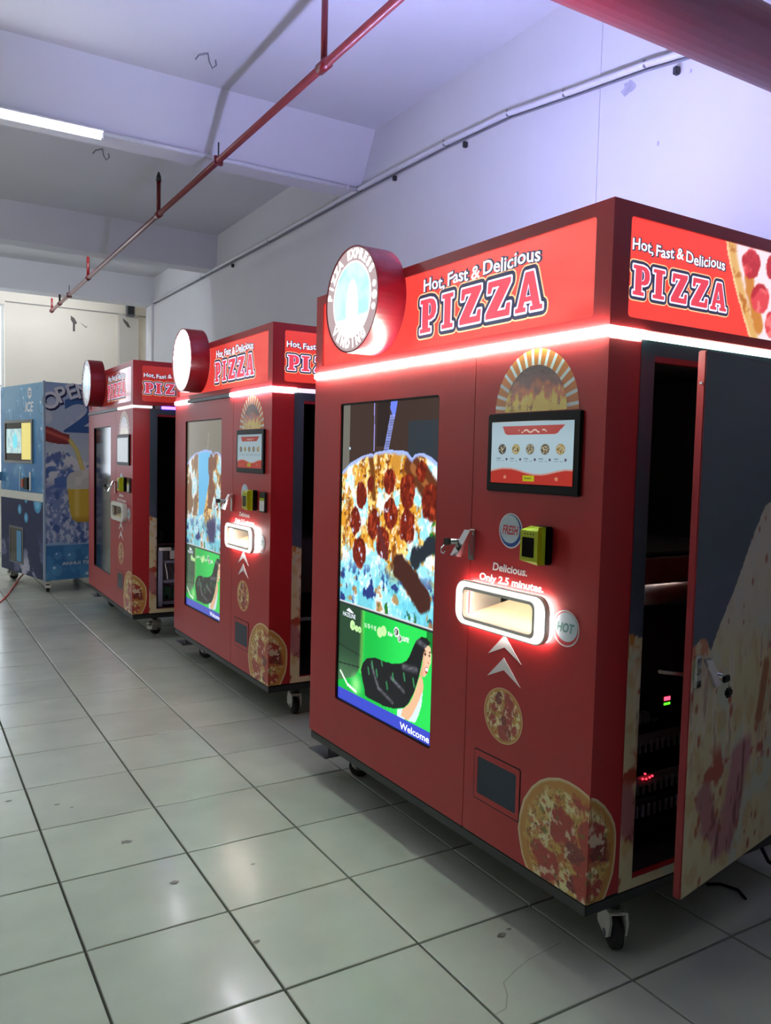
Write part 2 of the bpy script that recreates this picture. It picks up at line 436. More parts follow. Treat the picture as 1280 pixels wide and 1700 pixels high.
# ------------------------------------------------------------------ ceiling services
def light_fixture(x0, y, z, label, rz=0.0):
    t = empty('tube_light', (x0, y, z), rz); tag(t, label, 'light', 'fluorescent tube lights on the beams')
    MB().bbox(0, 1.22, .022, .038, -.004, .05, .004).bbox(0, 1.22, -.04, .034, .024, .036, .003).build('housing', M_tubeh, t)  # back and top plates shaped to keep light off ceiling and beam
    MB().tube([(.015, -.004, 0), (1.205, -.004, 0)], .019, 12).build('tube', M_tube, t, True)
    for x in (0, 1.2): MB().bbox(x, x + .02, -.02, .014, -.02, .02, .003).build('end_cap', M_tubeh, t)
light_fixture(-.05, 5.62, 3.535, 'long glowing white fluorescent tube under the ceiling beam at left')
light_fixture(-2.6, 5.62, 3.535, 'glowing fluorescent tube further left on the same beam')
light_fixture(-.35, 1.98, 3.535, 'glowing fluorescent tube on the nearest beam above the aisle')
light_fixture(-2.1, 1.98, 3.535, 'glowing fluorescent tube on the nearest beam, left end')
light_fixture(-.3, 5.92, 3.56, 'added unseen fluorescent tube on the far side of the tube-lit beam', math.pi)  # hidden tube added to light the ice machine's side
light_fixture(2.3, 9.24, 3.76, 'added unseen fluorescent tube on the far side of the middle beam, near the wall', math.pi)  # hidden tube added to brighten the far bays
light_fixture(.3, 9.24, 3.76, 'added unseen fluorescent tube on the far side of the middle beam, over the ice machine', math.pi)  # second hidden tube added for the far bays
light_fixture(2.5, 11.9, 3.74, 'added unseen fluorescent tube behind the farthest beam, right of two', math.pi)  # hidden tube added to brighten the back wall
light_fixture(.6, 11.9, 3.74, 'added unseen fluorescent tube behind the farthest beam, left of two', math.pi)  # second hidden tube added for the back wall
t = empty('wall_conduit', (XW, 0, 0)); tag(t, 'thin white cable conduit clipped along the right wall below the ceiling', 'conduit')
CP = [(1.7, 3.22), (2.39, 3.32), (2.79, 3.385), (3.34, 3.45), (3.81, 3.51), (4.45, 3.54), (5.61, 3.56), (7.39, 3.56), (9.4, 3.58), (11.5, 3.60)]
MB().tube([(-.03, y, z) for y, z in CP], .018, 8).build('conduit_tube', M_pvc, t, True)
MB().tube([(-.012, y, z - .022) for y, z in CP], .006, 6).build('cable', mat('grey_cable', (120, 120, 126), .5), t, True)
for y, z in CP[1:]:
    MB().bbox(-.046, 0, y - .008, y + .008, z - .018, z + .018, .003).build('clip', M_grey, t)
for y, z in ((2.62, 3.32), (4.25, 3.50), (5.1, 3.53), (8.4, 3.54)):
    MB().bbox(-.03, 0, y - .012, y + .012, z - .045, z - .01, .004).build('saddle', M_dark, t)
t = empty('beam_conduit', (1.17, 5.6, 3.57)); tag(t, 'white conduit running along the beam from the tube light to the wall', 'conduit')
MB().tube([(0, .02, -.012), (.6, .02, -.010), (1.2, .02, -.013), (1.915, .02, -.010)], .018, 8).build('conduit_tube', M_pvc, t, True)
for x in (.25, .95, 1.8): MB().bbox(x, x + .014, .0, .04, -.028, .004, .002).build('clip', M_pvc, t)
# sprinkler pipe on risers
t = empty('sprinkler_pipe', (1.86, 2.0, 3.45)); tag(t, 'thin red sprinkler pipe hanging below the ceiling, with short risers', 'pipe')
MB().tube([(0, .4, 0), (0, 10.25, 0)], .0215, 12).build('pipe_run', M_pipe2, t, True)
for y, h, mt in ((1.79, .40, M_pipe), (4.82, .27, M_pipe), (7.72, .27, M_pipe), (9.6, .12, M_dark), (10.24, .17, M_pipe)):
    MB().tube([(0, y, 0), (0, y, h)], .017 if h > .2 else .013, 10).build('riser', mt, t, True)
    MB().tube([(0, y - .045, 0), (0, y + .045, 0)], .029, 12).build('tee', M_pipe, t, True)
    if h > .2:
        MB().tube([(0, y, h), (0, y, h + .04), (0, y, h + .075)], [.022, .018, .006], 10).build('sprinkler_head', M_dark, t, True)
for y in (3.36, 8.9):
    MB().bbox(-.03, .03, y - .012, y + .012, -.03, .03, .004).build('clamp', M_pipe, t)
    MB().tube([(0, y, .02), (0, y, .12)], .005, 6).build('hanger_rod', M_dark, t)
t = empty('fire_main', (XW, 2.02, 3.09)); tag(t, 'thick dark red fire main crossing above, upper right corner', 'pipe')
MB().tube([(-7.5, 0, 0), (0, 0, 0)], .125, 28).build('pipe_run', M_pipe, t, True)
# ceiling hooks
def hook(x, y, label):
    t = empty('ceiling_hook', (x, y, ZC)); tag(t, label, 'hook', 'old wire hooks left in the ceiling')
    MB().tube([(0, 0, 0), (.01, 0, -.05), (.03, 0, -.085), (.055, 0, -.06), (.05, 0, -.03)], .0045, 6).build('wire', M_grey, t)
    MB().tube([(0, 0, -.004), (-.05, .02, -.02), (-.07, .02, -.05)], .005, 6).build('bent_end', M_grey, t)
hook(1.66, 5.0, 'old bent wire hook on the bright part of the ceiling'); hook(1.45, 7.0, 'old bent wire hook on the dark ceiling behind the beam')
t = empty('junction_box', (3.08, 12.86, 3.60)); tag(t, 'small grey junction box in the far upper corner', 'box')
MB().bbox(-.06, .06, -.06, .038, -.01, .16, .006).build('body', M_grey, t); MB().bbox(-.045, .045, -.066, -.058, .01, .14, .003).build('lid', M_dark, t)
t = empty('corner_pipe', (3.27, 12.6, 0)); tag(t, 'thin white vertical pipe in the far corner', 'pipe')
MB().tube([(0, 0, .0), (0, 0, 3.7)], .018, 8).build('pipe_run', M_pvc, t, True)
for z in (1.2, 2.6): MB().bbox(-.022, .022, -.022, .03, z, z + .02, .003).build('clip', M_grey, t)

# ------------------------------------------------------------------ pizza vending machines
MW, MD, DS = 1.737, 1.05, .129
HG, HB, HT, HH, HTOP = .178, .2197, 1.8325, 1.8589, 2.2
SEAM = .576
SU0, SU1, SV0, SV1 = .7824, 1.4957, .4282, 1.7077
TU0, TU1, TV0, TV1 = .0804, .491, 1.3845, 1.6308

# --- big screen picture with painted glass reflections, a: 0 left..1 right, b: 0 bottom..1 top
def paint_screen(variant):
    AW, BH = SU1 - SU0, SV1 - SV0
    PEP = [(.236, .702, .046), (.535, .755, .046), (.717, .727, .056), (.72, .624, .056), (.555, .655, .052), (.378, .614, .052), (.479, .56, .055),
           (.171, .614, .050), (.225, .513, .056), (.336, .744, .03), (.93, .70, .06), (.84, .79, .035)]
    HAIR = [(.964, .298), (.929, .311), (.881, .309), (.834, .292), (.806, .269), (.773, .237), (.748, .221), (.698, .207), (.602, .194), (.514, .192), (.423, .191), (.34, .179), (.294, .157), (.272, .133), (.291, .104), (.319, .073), (.326, .053), (.434, .051), (.525, .05), (.636, .058), (.74, .078), (.779, .097), (.827, .136), (.863, .182), (.88, .212), (.897, .246), (.914, .277), (.94, .289)]
    FACE = [(.94, .289), (.915, .278), (.901, .253), (.894, .224), (.873, .194), (.915, .194), (.939, .208), (.951, .222), (.971, .243), (.971, .268), (.964, .288)]
    ARM = [(.891, .194), (.874, .19), (.818, .122), (.78, .094), (.72, .069), (.706, .046), (.779, .044), (.822, .071), (.869, .113), (.909, .154), (.908, .182)]
    TOP = [(.901, .184), (.912, .17), (.905, .141), (.898, .108), (.872, .073), (.844, .048), (.783, .044), (.67, .04), (.672, .062), (.74, .075), (.766, .062), (.822, .074), (.869, .113), (.907, .154)]
    CR = [(0, .775), (.1, .807), (.234, .83), (.335, .839), (.36, .836), (.384, .843), (.515, .85), (.653, .849), (.708, .844), (.752, .826), (.783, .839), (.856, .841), (.928, .83), (1.01, .806), (1.01, .33), (0, .33)]
    def fn(A, B):
        a, b = A, B
        c = np.empty(a.shape + (3,)); c[:] = (60, 46, 41)  # brown top, teal block and grey left strip: glass reflections painted in
        c = mixc(c, (46, 52, 58), (a > .71) * (b < .935) * (a < .99)); c = mixc(c, (34, 28, 28), ((a > .39) & (a < .52) & (b > .86)) * .7)
        c = mixc(c, (104, 102, 94), a < .085); c = mixc(c, (150, 150, 225), segd(a, b, (.361, 1), (.365, .85)) < .004)
        c = mixc(c, (104, 124, 232), inpoly(a, b, [(.535, 1.0), (.60, 1.0), (.588, .975), (.573, .946), (.545, .962), (.525, .978)]))
        for k in range(4):
            c = mixc(c, (150, 165, 240), segd(a * AW, b * BH, ((.533 + .013 * k) * AW, .958 * BH), ((.475 + .013 * k) * AW, .85 * BH)) < .0022)
        c = mixc(c, (190, 220, 250), np.hypot((a - .09) * AW, (b - .855) * BH) < .006)
        # pizza
        x, y = a * AW, b * BH
        n1 = fbm(x * 16, y * 11, 3); n2 = fbm(x * 34, y * 20, 11); n3 = fbm(x * 60, y * 22, 21); n4 = fbm(x * 22, y * 22, 41)
        p = np.empty(c.shape); p[:] = (150, 220, 242)
        p = mixc(p, (228, 240, 246), ss(.5, .62, n4)); 
        gold = ss(.44, .54, n1 + .16 * ss(.45, .75, b) - .06); p = mixc(p, (216, 152, 48), gold)
        p = mixc(p, (146, 82, 26), ss(.54, .66, n3) * gold); p = mixc(p, (244, 214, 128), ss(.56, .66, n2) * gold * .9)
        n5 = fbm(x * 95, y * 60, 51); p = mixc(p, (252, 246, 226), ss(.60, .68, n5) * .8); p = mixc(p, (120, 62, 22), ss(.62, .70, fbm(x * 70, y * 48, 63)) * gold)
        low = ss(.52, .42, b); p = mixc(p, (96, 206, 240), low * ss(.4, .55, n1) * .85); p = mixc(p, (40, 56, 120), low * ss(.60, .68, n2))
        p = mixc(p, (176, 120, 60), low * ss(.60, .68, n4) * .8)
        p = mixc(p, (38, 116, 34), ss(.62, .7, n2) * ((a > .45) & (a < .95) & (b < .42)) ); p = mixc(p, (30, 120, 40), (np.hypot((a - .97) * AW, (b - .60) * BH * .5) < .03) * ss(.3, .5, n2))
        if variant == 0:
            br = segd(x, y, (.76 * AW, .80 * BH), (.97 * AW, .72 * BH)) + (n2 - .5) * .03
            p = mixc(p, (96, 50, 28), ss(.062, .045, br)); p = mixc(p, (150, 92, 48), ss(.02, .008, br))
            p = mixc(p, (112, 64, 26), ss(.026, .014, segd(x, y, (.335 * AW, .83 * BH), (.375 * AW, .70 * BH)) + (n2 - .5) * .02))
            p = mixc(p, (196, 138, 52), (ss(.05, .02, np.hypot(x - .6 * AW, (y - .815 * BH) * .8))) * ss(.3, .5, n3))
            for k, (pa, pb, r) in enumerate(PEP):
                d = np.hypot(x - pa * AW, (y - pb * BH) * .78) + (n2 - .5) * .024
                q = np.empty(p.shape); q[:] = (112, 34, 20); q = mixc(q, (176, 66, 36), ss(.5, .72, n3)); q = mixc(q, (70, 18, 14), ss(.5, .36, n5) * .7); q = mixc(q, (196, 190, 214), ss(.66, .72, fbm(x * 50, y * 40, 70 + k)) * (pb < .68))
                k_ = ss(r, r * .86, d)[..., None]; p = p * (1 - k_) + q * k_
            dk = segd(x, y, (.66 * AW, .50 * BH), (.88 * AW, .42 * BH)) + (n2 - .5) * .03; p = mixc(p, (66, 36, 30), ss(.058, .045, dk))
            dk = segd(x, y, (.80 * AW, .53 * BH), (.95 * AW, .58 * BH)) + (n2 - .5) * .04; p = mixc(p, (38, 44, 52), ss(.04, .028, dk))
            p = mixc(p, (96, 40, 40), ss(.02, .012, segd(x, y, (.44 * AW, .60 * BH), (.52 * AW, .52 * BH))))
        else:
            bl = inpoly(a, b, [(.33, .83), (.5, .86), (.72, .83), (.62, .66), (.5, .52), (.36, .5)]) ; p = mixc(p, (92, 186, 240), bl)
            p = mixc(p, (126, 92, 66), ((a < .33) & (b > .5)) * ss(.35, .5, n1)); p = mixc(p, (112, 66, 48), ((a > .62) & (b > .55)) * ss(.42, .52, n1))
            p = mixc(p, (44, 42, 92), ss(.11, .06, np.hypot(x - .72 * AW, y - .45 * BH) + (n2 - .5) * .1))
        if variant == 1:
            c[:] = (112, 108, 98); c = mixc(c, (150, 146, 134), (segd(a, b, (.62, .93), (.6, .86)) < .008))  # washed grey top: reflection painted into the picture
        inp = inpoly(a, b, CR); c = np.where(inp[..., None], p, c)
        edge = np.min([segd(x, y, (CR[k][0] * AW, CR[k][1] * BH), (CR[k + 1][0] * AW, CR[k + 1][1] * BH)) for k in range(len(CR) - 3)], 0)
        c = np.where((inp & (b > .5))[..., None], mixc(c, (156, 176, 240), ss(.022, .004, edge + (n2 - .5) * .02)), c)
        c = mixc(c, (200, 206, 208), (b < .342) & (b > .336)); c = mixc(c, (40, 52, 50), (b <= .336) & (b > .330))
        # advert
        g = np.empty(c.shape); g[:] = (22, 178, 66); g = mixc(g, (40, 212, 84), ss(.35, .75, a)); g = mixc(g, (18, 120, 44), (a > .93) * (b > .27))
        dk = inpoly(a, b, [(-.01, .335), (.283, .335), (.292, .212), (.283, .15), (.2, .10), (-.01, .06)])
        g = np.where(dk[..., None], mixc(mixc(np.broadcast_to(np.array((38., 66., 46.)), c.shape), (84, 128, 88), ss(.2, .06, b) * .8), (30, 40, 36), (np.abs(b - .19 + a * .05) < .002) | (np.abs(b - .125 - a * .05) < .002)), g)
        g = mixc(g, (120, 220, 90), ss(.06, .0, np.abs(a - .283 - (b - .3) * .06) * 1.6) * (b > .12) * .6)
        g = mixc(g, (170, 240, 150), ss(.07, .0, np.hypot((a - .22) * AW, (b - .075) * BH)) * .8)
        g = mixc(g, (235, 250, 235), (segd(x, y, (.03 * AW, .098 * BH), (.12 * AW, .062 * BH)) < .005) | (segd(x, y, (.12 * AW, .062 * BH), (.22 * AW, .052 * BH)) < .006))
        for (pa, pb, r) in ((.166, .268, .021), (.214, .262, .014), (.249, .262, .014), (.473, .278, .021), (.513, .286, .021)):
            d = np.hypot((a - pa) * AW, (b - pb) * BH); g = mixc(g, (190, 236, 160), d < r); g = mixc(g, (120, 190, 110), (d < r * .55) & (n3 > .55))
        for (pa, pb, r) in ((.643, .297, .019), (.677, .281, .015)):
            d = np.hypot((a - pa) * AW, (b - pb) * BH); g = mixc(g, (232, 236, 232), d < r); g = mixc(g, (52, 60, 56), d < r * .72); g = mixc(g, (200, 204, 200), (d < r * .5) & (a < pa))
        for k in range(4):
            xa = .302 + .036 * k; bx = (a > xa) & (a < xa + .026) & (b > .277) & (b < .291)
            g = mixc(g, (222, 244, 222), bx & ((vnoise(a * 230, b * 420, 5 + k) > .5)))
        g = mixc(g, (214, 240, 216), ((a > .558) & (a < .61) & (b > .276) & (b < .289) | (a > .70) & (a < .765) & (b > .277) & (b < .291)) & (vnoise(a * 200, b * 430, 9) > .45))
        g = mixc(g, (206, 232, 242), inpoly(a, b, TOP)); g = mixc(g, (226, 178, 140), inpoly(a, b, ARM))
        hr = inpoly(a, b, HAIR); hc = np.empty(c.shape); hc[:] = (26, 27, 30)
        st = vnoise(a * 30 + b * 60, b * 160 - a * 40, 77)
        for s0, s1, wd in (((.39, .165), (.47, .10), .010), ((.47, .10), (.62, .075), .009), ((.60, .15), (.73, .125), .009), ((.72, .20), (.84, .205), .014), ((.83, .295), (.92, .285), .012)):
            hc = mixc(hc, (122, 124, 134), ss(wd * 1.5, 0, segd(x, y, (s0[0] * AW, s0[1] * BH), (s1[0] * AW, s1[1] * BH))) * (.35 + .5 * st))
        for (pa, pb) in ((.40, .165), (.50, .186), (.36, .14), (.62, .155), (.73, .17), (.82, .165), (.45, .145), (.56, .12)):
            hc = mixc(hc, (54, 150, 88), (segd(x, y, (pa * AW - .004, pb * BH + .012), (pa * AW + .004, pb * BH - .012)) < .005) * .8)
        g = np.where(hr[..., None], hc, g)
        fa = inpoly(a, b, FACE); f = np.empty(c.shape); f[:] = (236, 190, 158); f = mixc(f, (206, 146, 112), ss(.93, .89, a) * .7)
        for (pa, pb, ra, rb, cc) in ((.919, .262, .011, .0045, (58, 36, 30)), (.957, .262, .008, .004, (58, 36, 30)), (.915, .271, .013, .0025, (66, 42, 34)), (.958, .271, .010, .0025, (66, 42, 34)), (.936, .217, .017, .010, (168, 52, 50)), (.936, .2185, .013, .0055, (250, 248, 244)), (.947, .240, .007, .004, (206, 140, 110))):
            f = mixc(f, cc, np.hypot((a - pa) / ra, (b - pb) / rb) < 1)
        g = np.where(fa[..., None], f, g)
        g = mixc(g, (58, 72, 190), b < .041)
        c = np.where((b <= .330)[..., None], g, c)
        if variant == 1: c = c * .86 + np.array((26, 24, 22))  # pale veil of reflections painted over the whole picture
        return c
    return fn
def screen_mesh(variant, na, nb):
    AW, BH = SU1 - SU0, SV1 - SV0; f = paint_screen(variant)
    return colgrid(FR(.012), -SU1, -SU0, SV0, SV1, na, nb, lambda A, B: f((A + SU1) / AW, (B - SV0) / BH))
def paint_touch(A, B):
    a = (A + TU1) / (TU1 - TU0); b = (B - TV0) / (TV1 - TV0)
    c = np.empty(a.shape + (3,)); c[:] = (182, 208, 220); c = mixc(c, (150, 176, 190), ss(.7, 1.0, b) * .4)
    w_ = .10 + .045 * np.sin((a - .02) * 8.2); c = mixc(c, (210, 160, 150), b < w_ + .115); c = mixc(c, (190, 56, 46), b < w_ + .09)
    c = mixc(c, (190, 192, 30), (np.abs(a - .49) < .07) & (b < .135) & (b > .05)); c = mixc(c, (140, 130, 30), (np.abs(a - .48) < .045) & (np.abs(b - .095) < .012))
    for x0 in (.19, .82): c = mixc(c, (226, 140, 110), np.hypot((a - x0) * 1.66, b - .10) < .03)
    tr = inpoly(a, b, [(.14, .94), (.90, .94), (.82, .81), (.78, .79), (.22, .79), (.18, .81)]); c = mixc(c, (176, 62, 58), tr)
    c = mixc(c, (236, 214, 196), tr & (np.abs(a - .52) < .17) & (np.abs(b - .85 - .02 * np.sin(a * 60)) < .012) & (vnoise(a * 90, b * 30, 3) > .35))
    for k in range(5):
        x0 = .145 + .178 * k; d = np.hypot((a - x0) * 1.66, (b - .56)); n = vnoise(a * 80, b * 60, k)
        col = ((70, 66, 62), (176, 160, 104), (124, 116, 96), (112, 100, 78), (172, 150, 92))[k]
        c = mixc(c, col, d < .085); c = mixc(c, (196, 184, 150), (d < .07) & (n > .62)); c = mixc(c, (70, 60, 54), (d < .07) & (n < .28))
        c = mixc(c, (90, 74, 96), np.hypot((a - x0 - .06) * 1.66, b - .395) < .022)
        c = mixc(c, (120, 140, 152), ((np.abs(a - x0 + .045) < .026) & ((np.abs(b - .405) < .008) | (np.abs(b - .372) < .006))) | ((np.abs(a - x0 - .012) < .016) & (np.abs(b - .372) < .006)))
    return c
CHEESE_SPOTS = [(random.Random(k).uniform(0, 1), random.Random(k + 99).uniform(.2, 1.4), random.Random(k + 7).uniform(.006, .014)) for k in range(70)]
def paint_cheese(x, z):
    """the stretched-cheese print: x along the side, z height (metres)"""
    n1 = fbm(x * 9, z * 6, 5); n2 = fbm(x * 22, z * 14, 8); n3 = fbm(x * 40, z * 5, 12)
    c = np.empty(x.shape + (3,)); c[:] = (222, 206, 160); c = mixc(c, (206, 208, 186), ss(.5, .64, n1)); c = mixc(c, (206, 174, 110), ss(.5, .66, n2) * .7)
    st = ss(.55, .68, z) * ss(1.0, .86, z); c = mixc(c, (232, 216, 190), st * ss(.5, .6, n3)); c = mixc(c, (170, 128, 92), st * ss(.62, .7, n3) * .7)
    c = mixc(c, (222, 210, 196), ss(.9, 1.05, z) * .7)
    c = mixc(c, (178, 76, 50), ss(.58, .66, fbm(x * 12 + 4, z * 14, 31)) * ss(.10, .03, np.abs(z - .60 - .1 * (x - .5))) )
    ham = ss(.085, .05, segd(x, z, (.36, .56), (.27, .34)) + (n2 - .5) * .08); c = mixc(c, (192, 128, 128), ham); c = mixc(c, (122, 50, 58), ham * ss(.55, .64, n3))
    ham = ss(.06, .03, segd(x, z, (.12, .50), (.17, .40)) + (n2 - .5) * .08); c = mixc(c, (186, 120, 118), ham); c = mixc(c, (130, 54, 58), ham * ss(.5, .6, n2))
    c = mixc(c, (168, 102, 60), ss(.035, .015, segd(x, z, (.52, .84), (.48, .68)) + (n2 - .5) * .02))
    for sx, sz, r in CHEESE_SPOTS:
        c = mixc(c, (168, 70, 36), ss(r, r * .5, np.hypot(x - sx, (z - sz) * .6) + (n2 - .5) * r) * .85)
    return c
SLICE = [(.80, 1.40), (.55, 1.40), (.486, 1.374), (.443, 1.361), (.366, 1.27), (.302, 1.182), (.241, 1.097), (.179, 1.032), (.137, .975), (.112, .943), (.09, .977), (.065, .988), (.043, .985), (.009, .971), (-.2, .972), (-.2, .1), (.8, .1)]
def paint_door(A, B):
    """A: distance from the free edge of the side door"""
    n = fbm(A * 5, B * 5, 2)
    c = np.empty(A.shape + (3,)); c[:] = (62, 78, 88); c = mixc(c, (76, 84, 104), ss(.45, .6, n) * ss(1.3, 1.05, B))
    c = mixc(c, (92, 98, 116), (np.abs(B - 1.12 - A * .12) < .012) * .3)
    P = paint_cheese(A, B); P = mixc(P, (206, 122, 84), ((A < .1) & (B > .93)) * ss(.4, .55, fbm(A * 30, B * 30, 6)) * .9)
    return np.where(inpoly(A, B, SLICE)[..., None], P, c)
def paint_frame(A, B):
    n = fbm(A * 20, B * 8, 2)
    c = np.empty(A.shape + (3,)); c[:] = (62, 78, 88); c = mixc(c, (76, 84, 104), ss(.45, .6, n) * ss(1.25, 1.0, B))
    P = paint_cheese(A * 1.0 - .02, B); P = mixc(P, (200, 130, 60), ss(.86, .97, B) * ss(.4, .55, fbm(A * 40, B * 30, 6)))
    return np.where((B < .985 + .008 * np.sin(A * 60))[..., None], P, c)
# --- header side print: glowing red with a pepperoni slice at the right
def paint_side_sign(A, B):
    c = np.empty(A.shape + (3,)); c[:] = (226, 62, 54)
    t = (2.165 - B) / .277; e = .496 + .14 * t ** 1.25
    n2 = fbm(A * 40, B * 40, 8); n1 = fbm(A * 16, B * 16, 3)
    p = np.empty(c.shape); p[:] = (226, 208, 214)
    p = mixc(p, (206, 160, 96), ss(.055, .035, A - e)); p = mixc(p, (176, 104, 44), ss(.55, .68, n2) * ss(.06, .03, A - e)); p = mixc(p, (224, 196, 150), ss(.012, .004, A - e))
    p = mixc(p, (188, 120, 52), ss(.03, .02, segd(A, B, (.62, 2.06), (.68, 1.93)) + (n2 - .5) * .02))
    for (x, z, r) in ((.625, 2.115, .048), (.68, 2.015, .05), (.745, 2.12, .045), (.76, 1.94, .05), (.83, 2.05, .05), (.9, 2.13, .045), (.88, 1.92, .05), (.95, 2.0, .045)):
        d = np.hypot(A - x, B - z) + (n2 - .5) * .016; k = ss(r, r * .9, d); p = mixc(p, (206, 66, 74), k); p = mixc(p, (226, 112, 112), k * ss(.52, .62, n2)); p = mixc(p, (170, 40, 50), k * ss(.5, .38, n1))
    return np.where((A > e)[..., None], p, c)
def paint_front_sign(A, B):
    n = fbm(A * 2, B * 6, 4)
    c = np.empty(A.shape + (3,)); c[:] = (240, 82, 72); return mixc(c, (228, 66, 58), ss(.4, .65, n))
# --- slab letters P I Z Z A on a unit box
GL = {
 'P': ([(0, 0), (.52, 0), (.52, .13), (.40, .13), (.40, .36), (.52, .36), (.68, .42), (.76, .55), (.77, .70), (.73, .86), (.62, .96), (.46, 1), (0, 1), (0, .87), (.10, .87), (.10, .13), (0, .13)],
       [[(.40, .49), (.48, .52), (.52, .60), (.52, .74), (.48, .83), (.40, .87)]], .80),
 'I': ([(0, 0), (.54, 0), (.54, .13), (.42, .13), (.42, .87), (.54, .87), (.54, 1), (0, 1), (0, .87), (.12, .87), (.12, .13), (0, .13)], [], .58),
 'Z': ([(0, 0), (.76, 0), (.78, .34), (.66, .34), (.62, .18), (.38, .18), (.78, .88), (.78, 1), (.06, 1), (.04, .68), (.16, .68), (.20, .83), (.41, .83), (0, .14)], [], .82),
 'A': ([(0, 0), (.38, 0), (.38, .12), (.29, .12), (.33, .25), (.57, .25), (.61, .12), (.53, .12), (.53, 0), (.95, 0), (.95, .12), (.87, .12), (.62, 1), (.33, 1), (.08, .12), (0, .12)],
       [[(.37, .38), (.53, .38), (.45, .70)]], .95)}
def pizza_word(frf, d, spans, y0, height, parent, tone):
    """printed PIZZA word: cream halo, navy outline, pale inline, red face. frf(offset) -> frame; spans: left and right of each letter"""
    O = []
    for ch, (xa, xb) in zip('PIZZA', spans):
        out, holes, wd = GL[ch]; mx = max(p[0] for p in out)
        tr = lambda L: [(xa + p[0] / mx * (xb - xa), y0 + p[1] * height) for p in L]
        O.append((tr(out), [tr(h) for h in holes]))
    u = height
    for q, (a, h) in enumerate(O):
        strokes(frf(d), [a], .20 * u).build('letter_halo', tone['cream'], parent)
        m = strokes(frf(d * 2), [a], .16 * u); f = poly2(frf(d * 2), [(a, [])]); m.add(f.V, f.F); m.build('letter_outline', tone['navy'], parent)
        m = strokes(frf(d * 3), [a], .055 * u); g = strokes(frf(d * 3), h, .02 * u); m.add(g.V, g.F); m.build('letter_inline', tone['pale'], parent)
        poly2(frf(d * 4), [(a, h)]).build('letter', tone['red'], parent)
def slogan(frf, d, x0, y0, width, height, rise, parent, tone):
    txt = 'Hot, Fast & Delicious'; h0 = height / .70
    _, _, wd, _ = text2(txt, h0, 0.0); sx = width / wd
    words = ['Hot,', 'Fast', '&', 'Delicious']; gap = .26 * h0; tot = sum(text2(q, h0, 0.0)[2] for q in words) + gap * 3; sx = width / tot; x = 0
    for q in words:
        wq = text2(q, h0, 0.0)[2]
        for lay, off, mt, nm in ((1, .11 * height, 'navy', 'slogan_outline'), (2, .02 * height, 'white', 'slogan_word')):
            V, F, w2, x1 = text2(q, h0, off, sx); rs = frf(d * lay); m = MB()
            m.add([rs(x0 + x + a - x1, y0 + b * (1 + rise * (x + a) / width) + .0035 * math.sin((x + a) * 38)) for a, b in V], F); m.build(nm, tone[mt], parent)
        x += (wq + gap) * sx
def tones(k, s):
    g = lambda n, c: mat('%s_%d' % (n, k), c, .35, emit=c, estr=s)
    return dict(cream=g('print_cream', (238, 186, 140)), navy=g('print_navy', (46, 50, 74)), pale=g('print_pale', (230, 222, 246)), red=g('print_red', (206, 62, 78)), white=g('print_white', (238, 238, 252)))
TONES = [tones(0, 1.0), tones(1, .85), tones(2, .5)]

def caster(parent, s, u, rz, h):
    """swivel caster on the floor: white fork, black wheel, dark stem"""
    c, sn = math.cos(rz), math.sin(rz)
    def T(m):
        m.V = [(s + x * c - y * sn, u + x * sn + y * c, z) for x, y, z in m.V]; return m
    b = MB()
    for y in (-.030, .022):
        pr = [(-.062, .050), (-.066, .085), (-.045, .118), (.030, .124), (.040, .095), (.030, .052), (.012, .038), (-.012, .038)]
        n = len(pr); b.add([(x, y, z) for x, z in pr] + [(x, y + .008, z) for x, z in pr], [tuple(range(n)), tuple(range(n, 2 * n))[::-1]] + [(i, i + n, (i + 1) % n + n, (i + 1) % n)[::-1] for i in range(n)])
    b.bbox(-.044, .030, -.030, .030, .114, .124, .003); b.bbox(-.068, -.060, -.028, .028, .05, .078, .003); b.bbox(-.082, -.05, -.02, .02, .094, .104, .003)
    br = T(b).build('caster', M_wpl, parent)
    T(MB().tube([(0, -.017, .048), (0, -.013, .048), (0, .013, .048), (0, .017, .048)], [.040, .048, .048, .040], 24)).build('wheel', M_rub, br, True)
    T(MB().tube([(0, -.032, .048), (0, .032, .048)], .012, 12)).build('axle', M_grey, br)
    T(MB().tube([(-.008, 0, .12), (-.008, 0, h)], .02, 12)).build('stem', M_dark, br)

_SHARED = {}
def shared(key, fn, name, m, parent, smooth=False):
    """heavy printed meshes are made once and shared by the machines"""
    if key not in _SHARED:
        o = fn().build(name, m, parent, smooth); _SHARED[key] = o.data; return o
    me = _SHARED[key]
    if me.materials[0] is not m: me = me.copy(); me.materials[0] = m
    return link(name, me, parent)

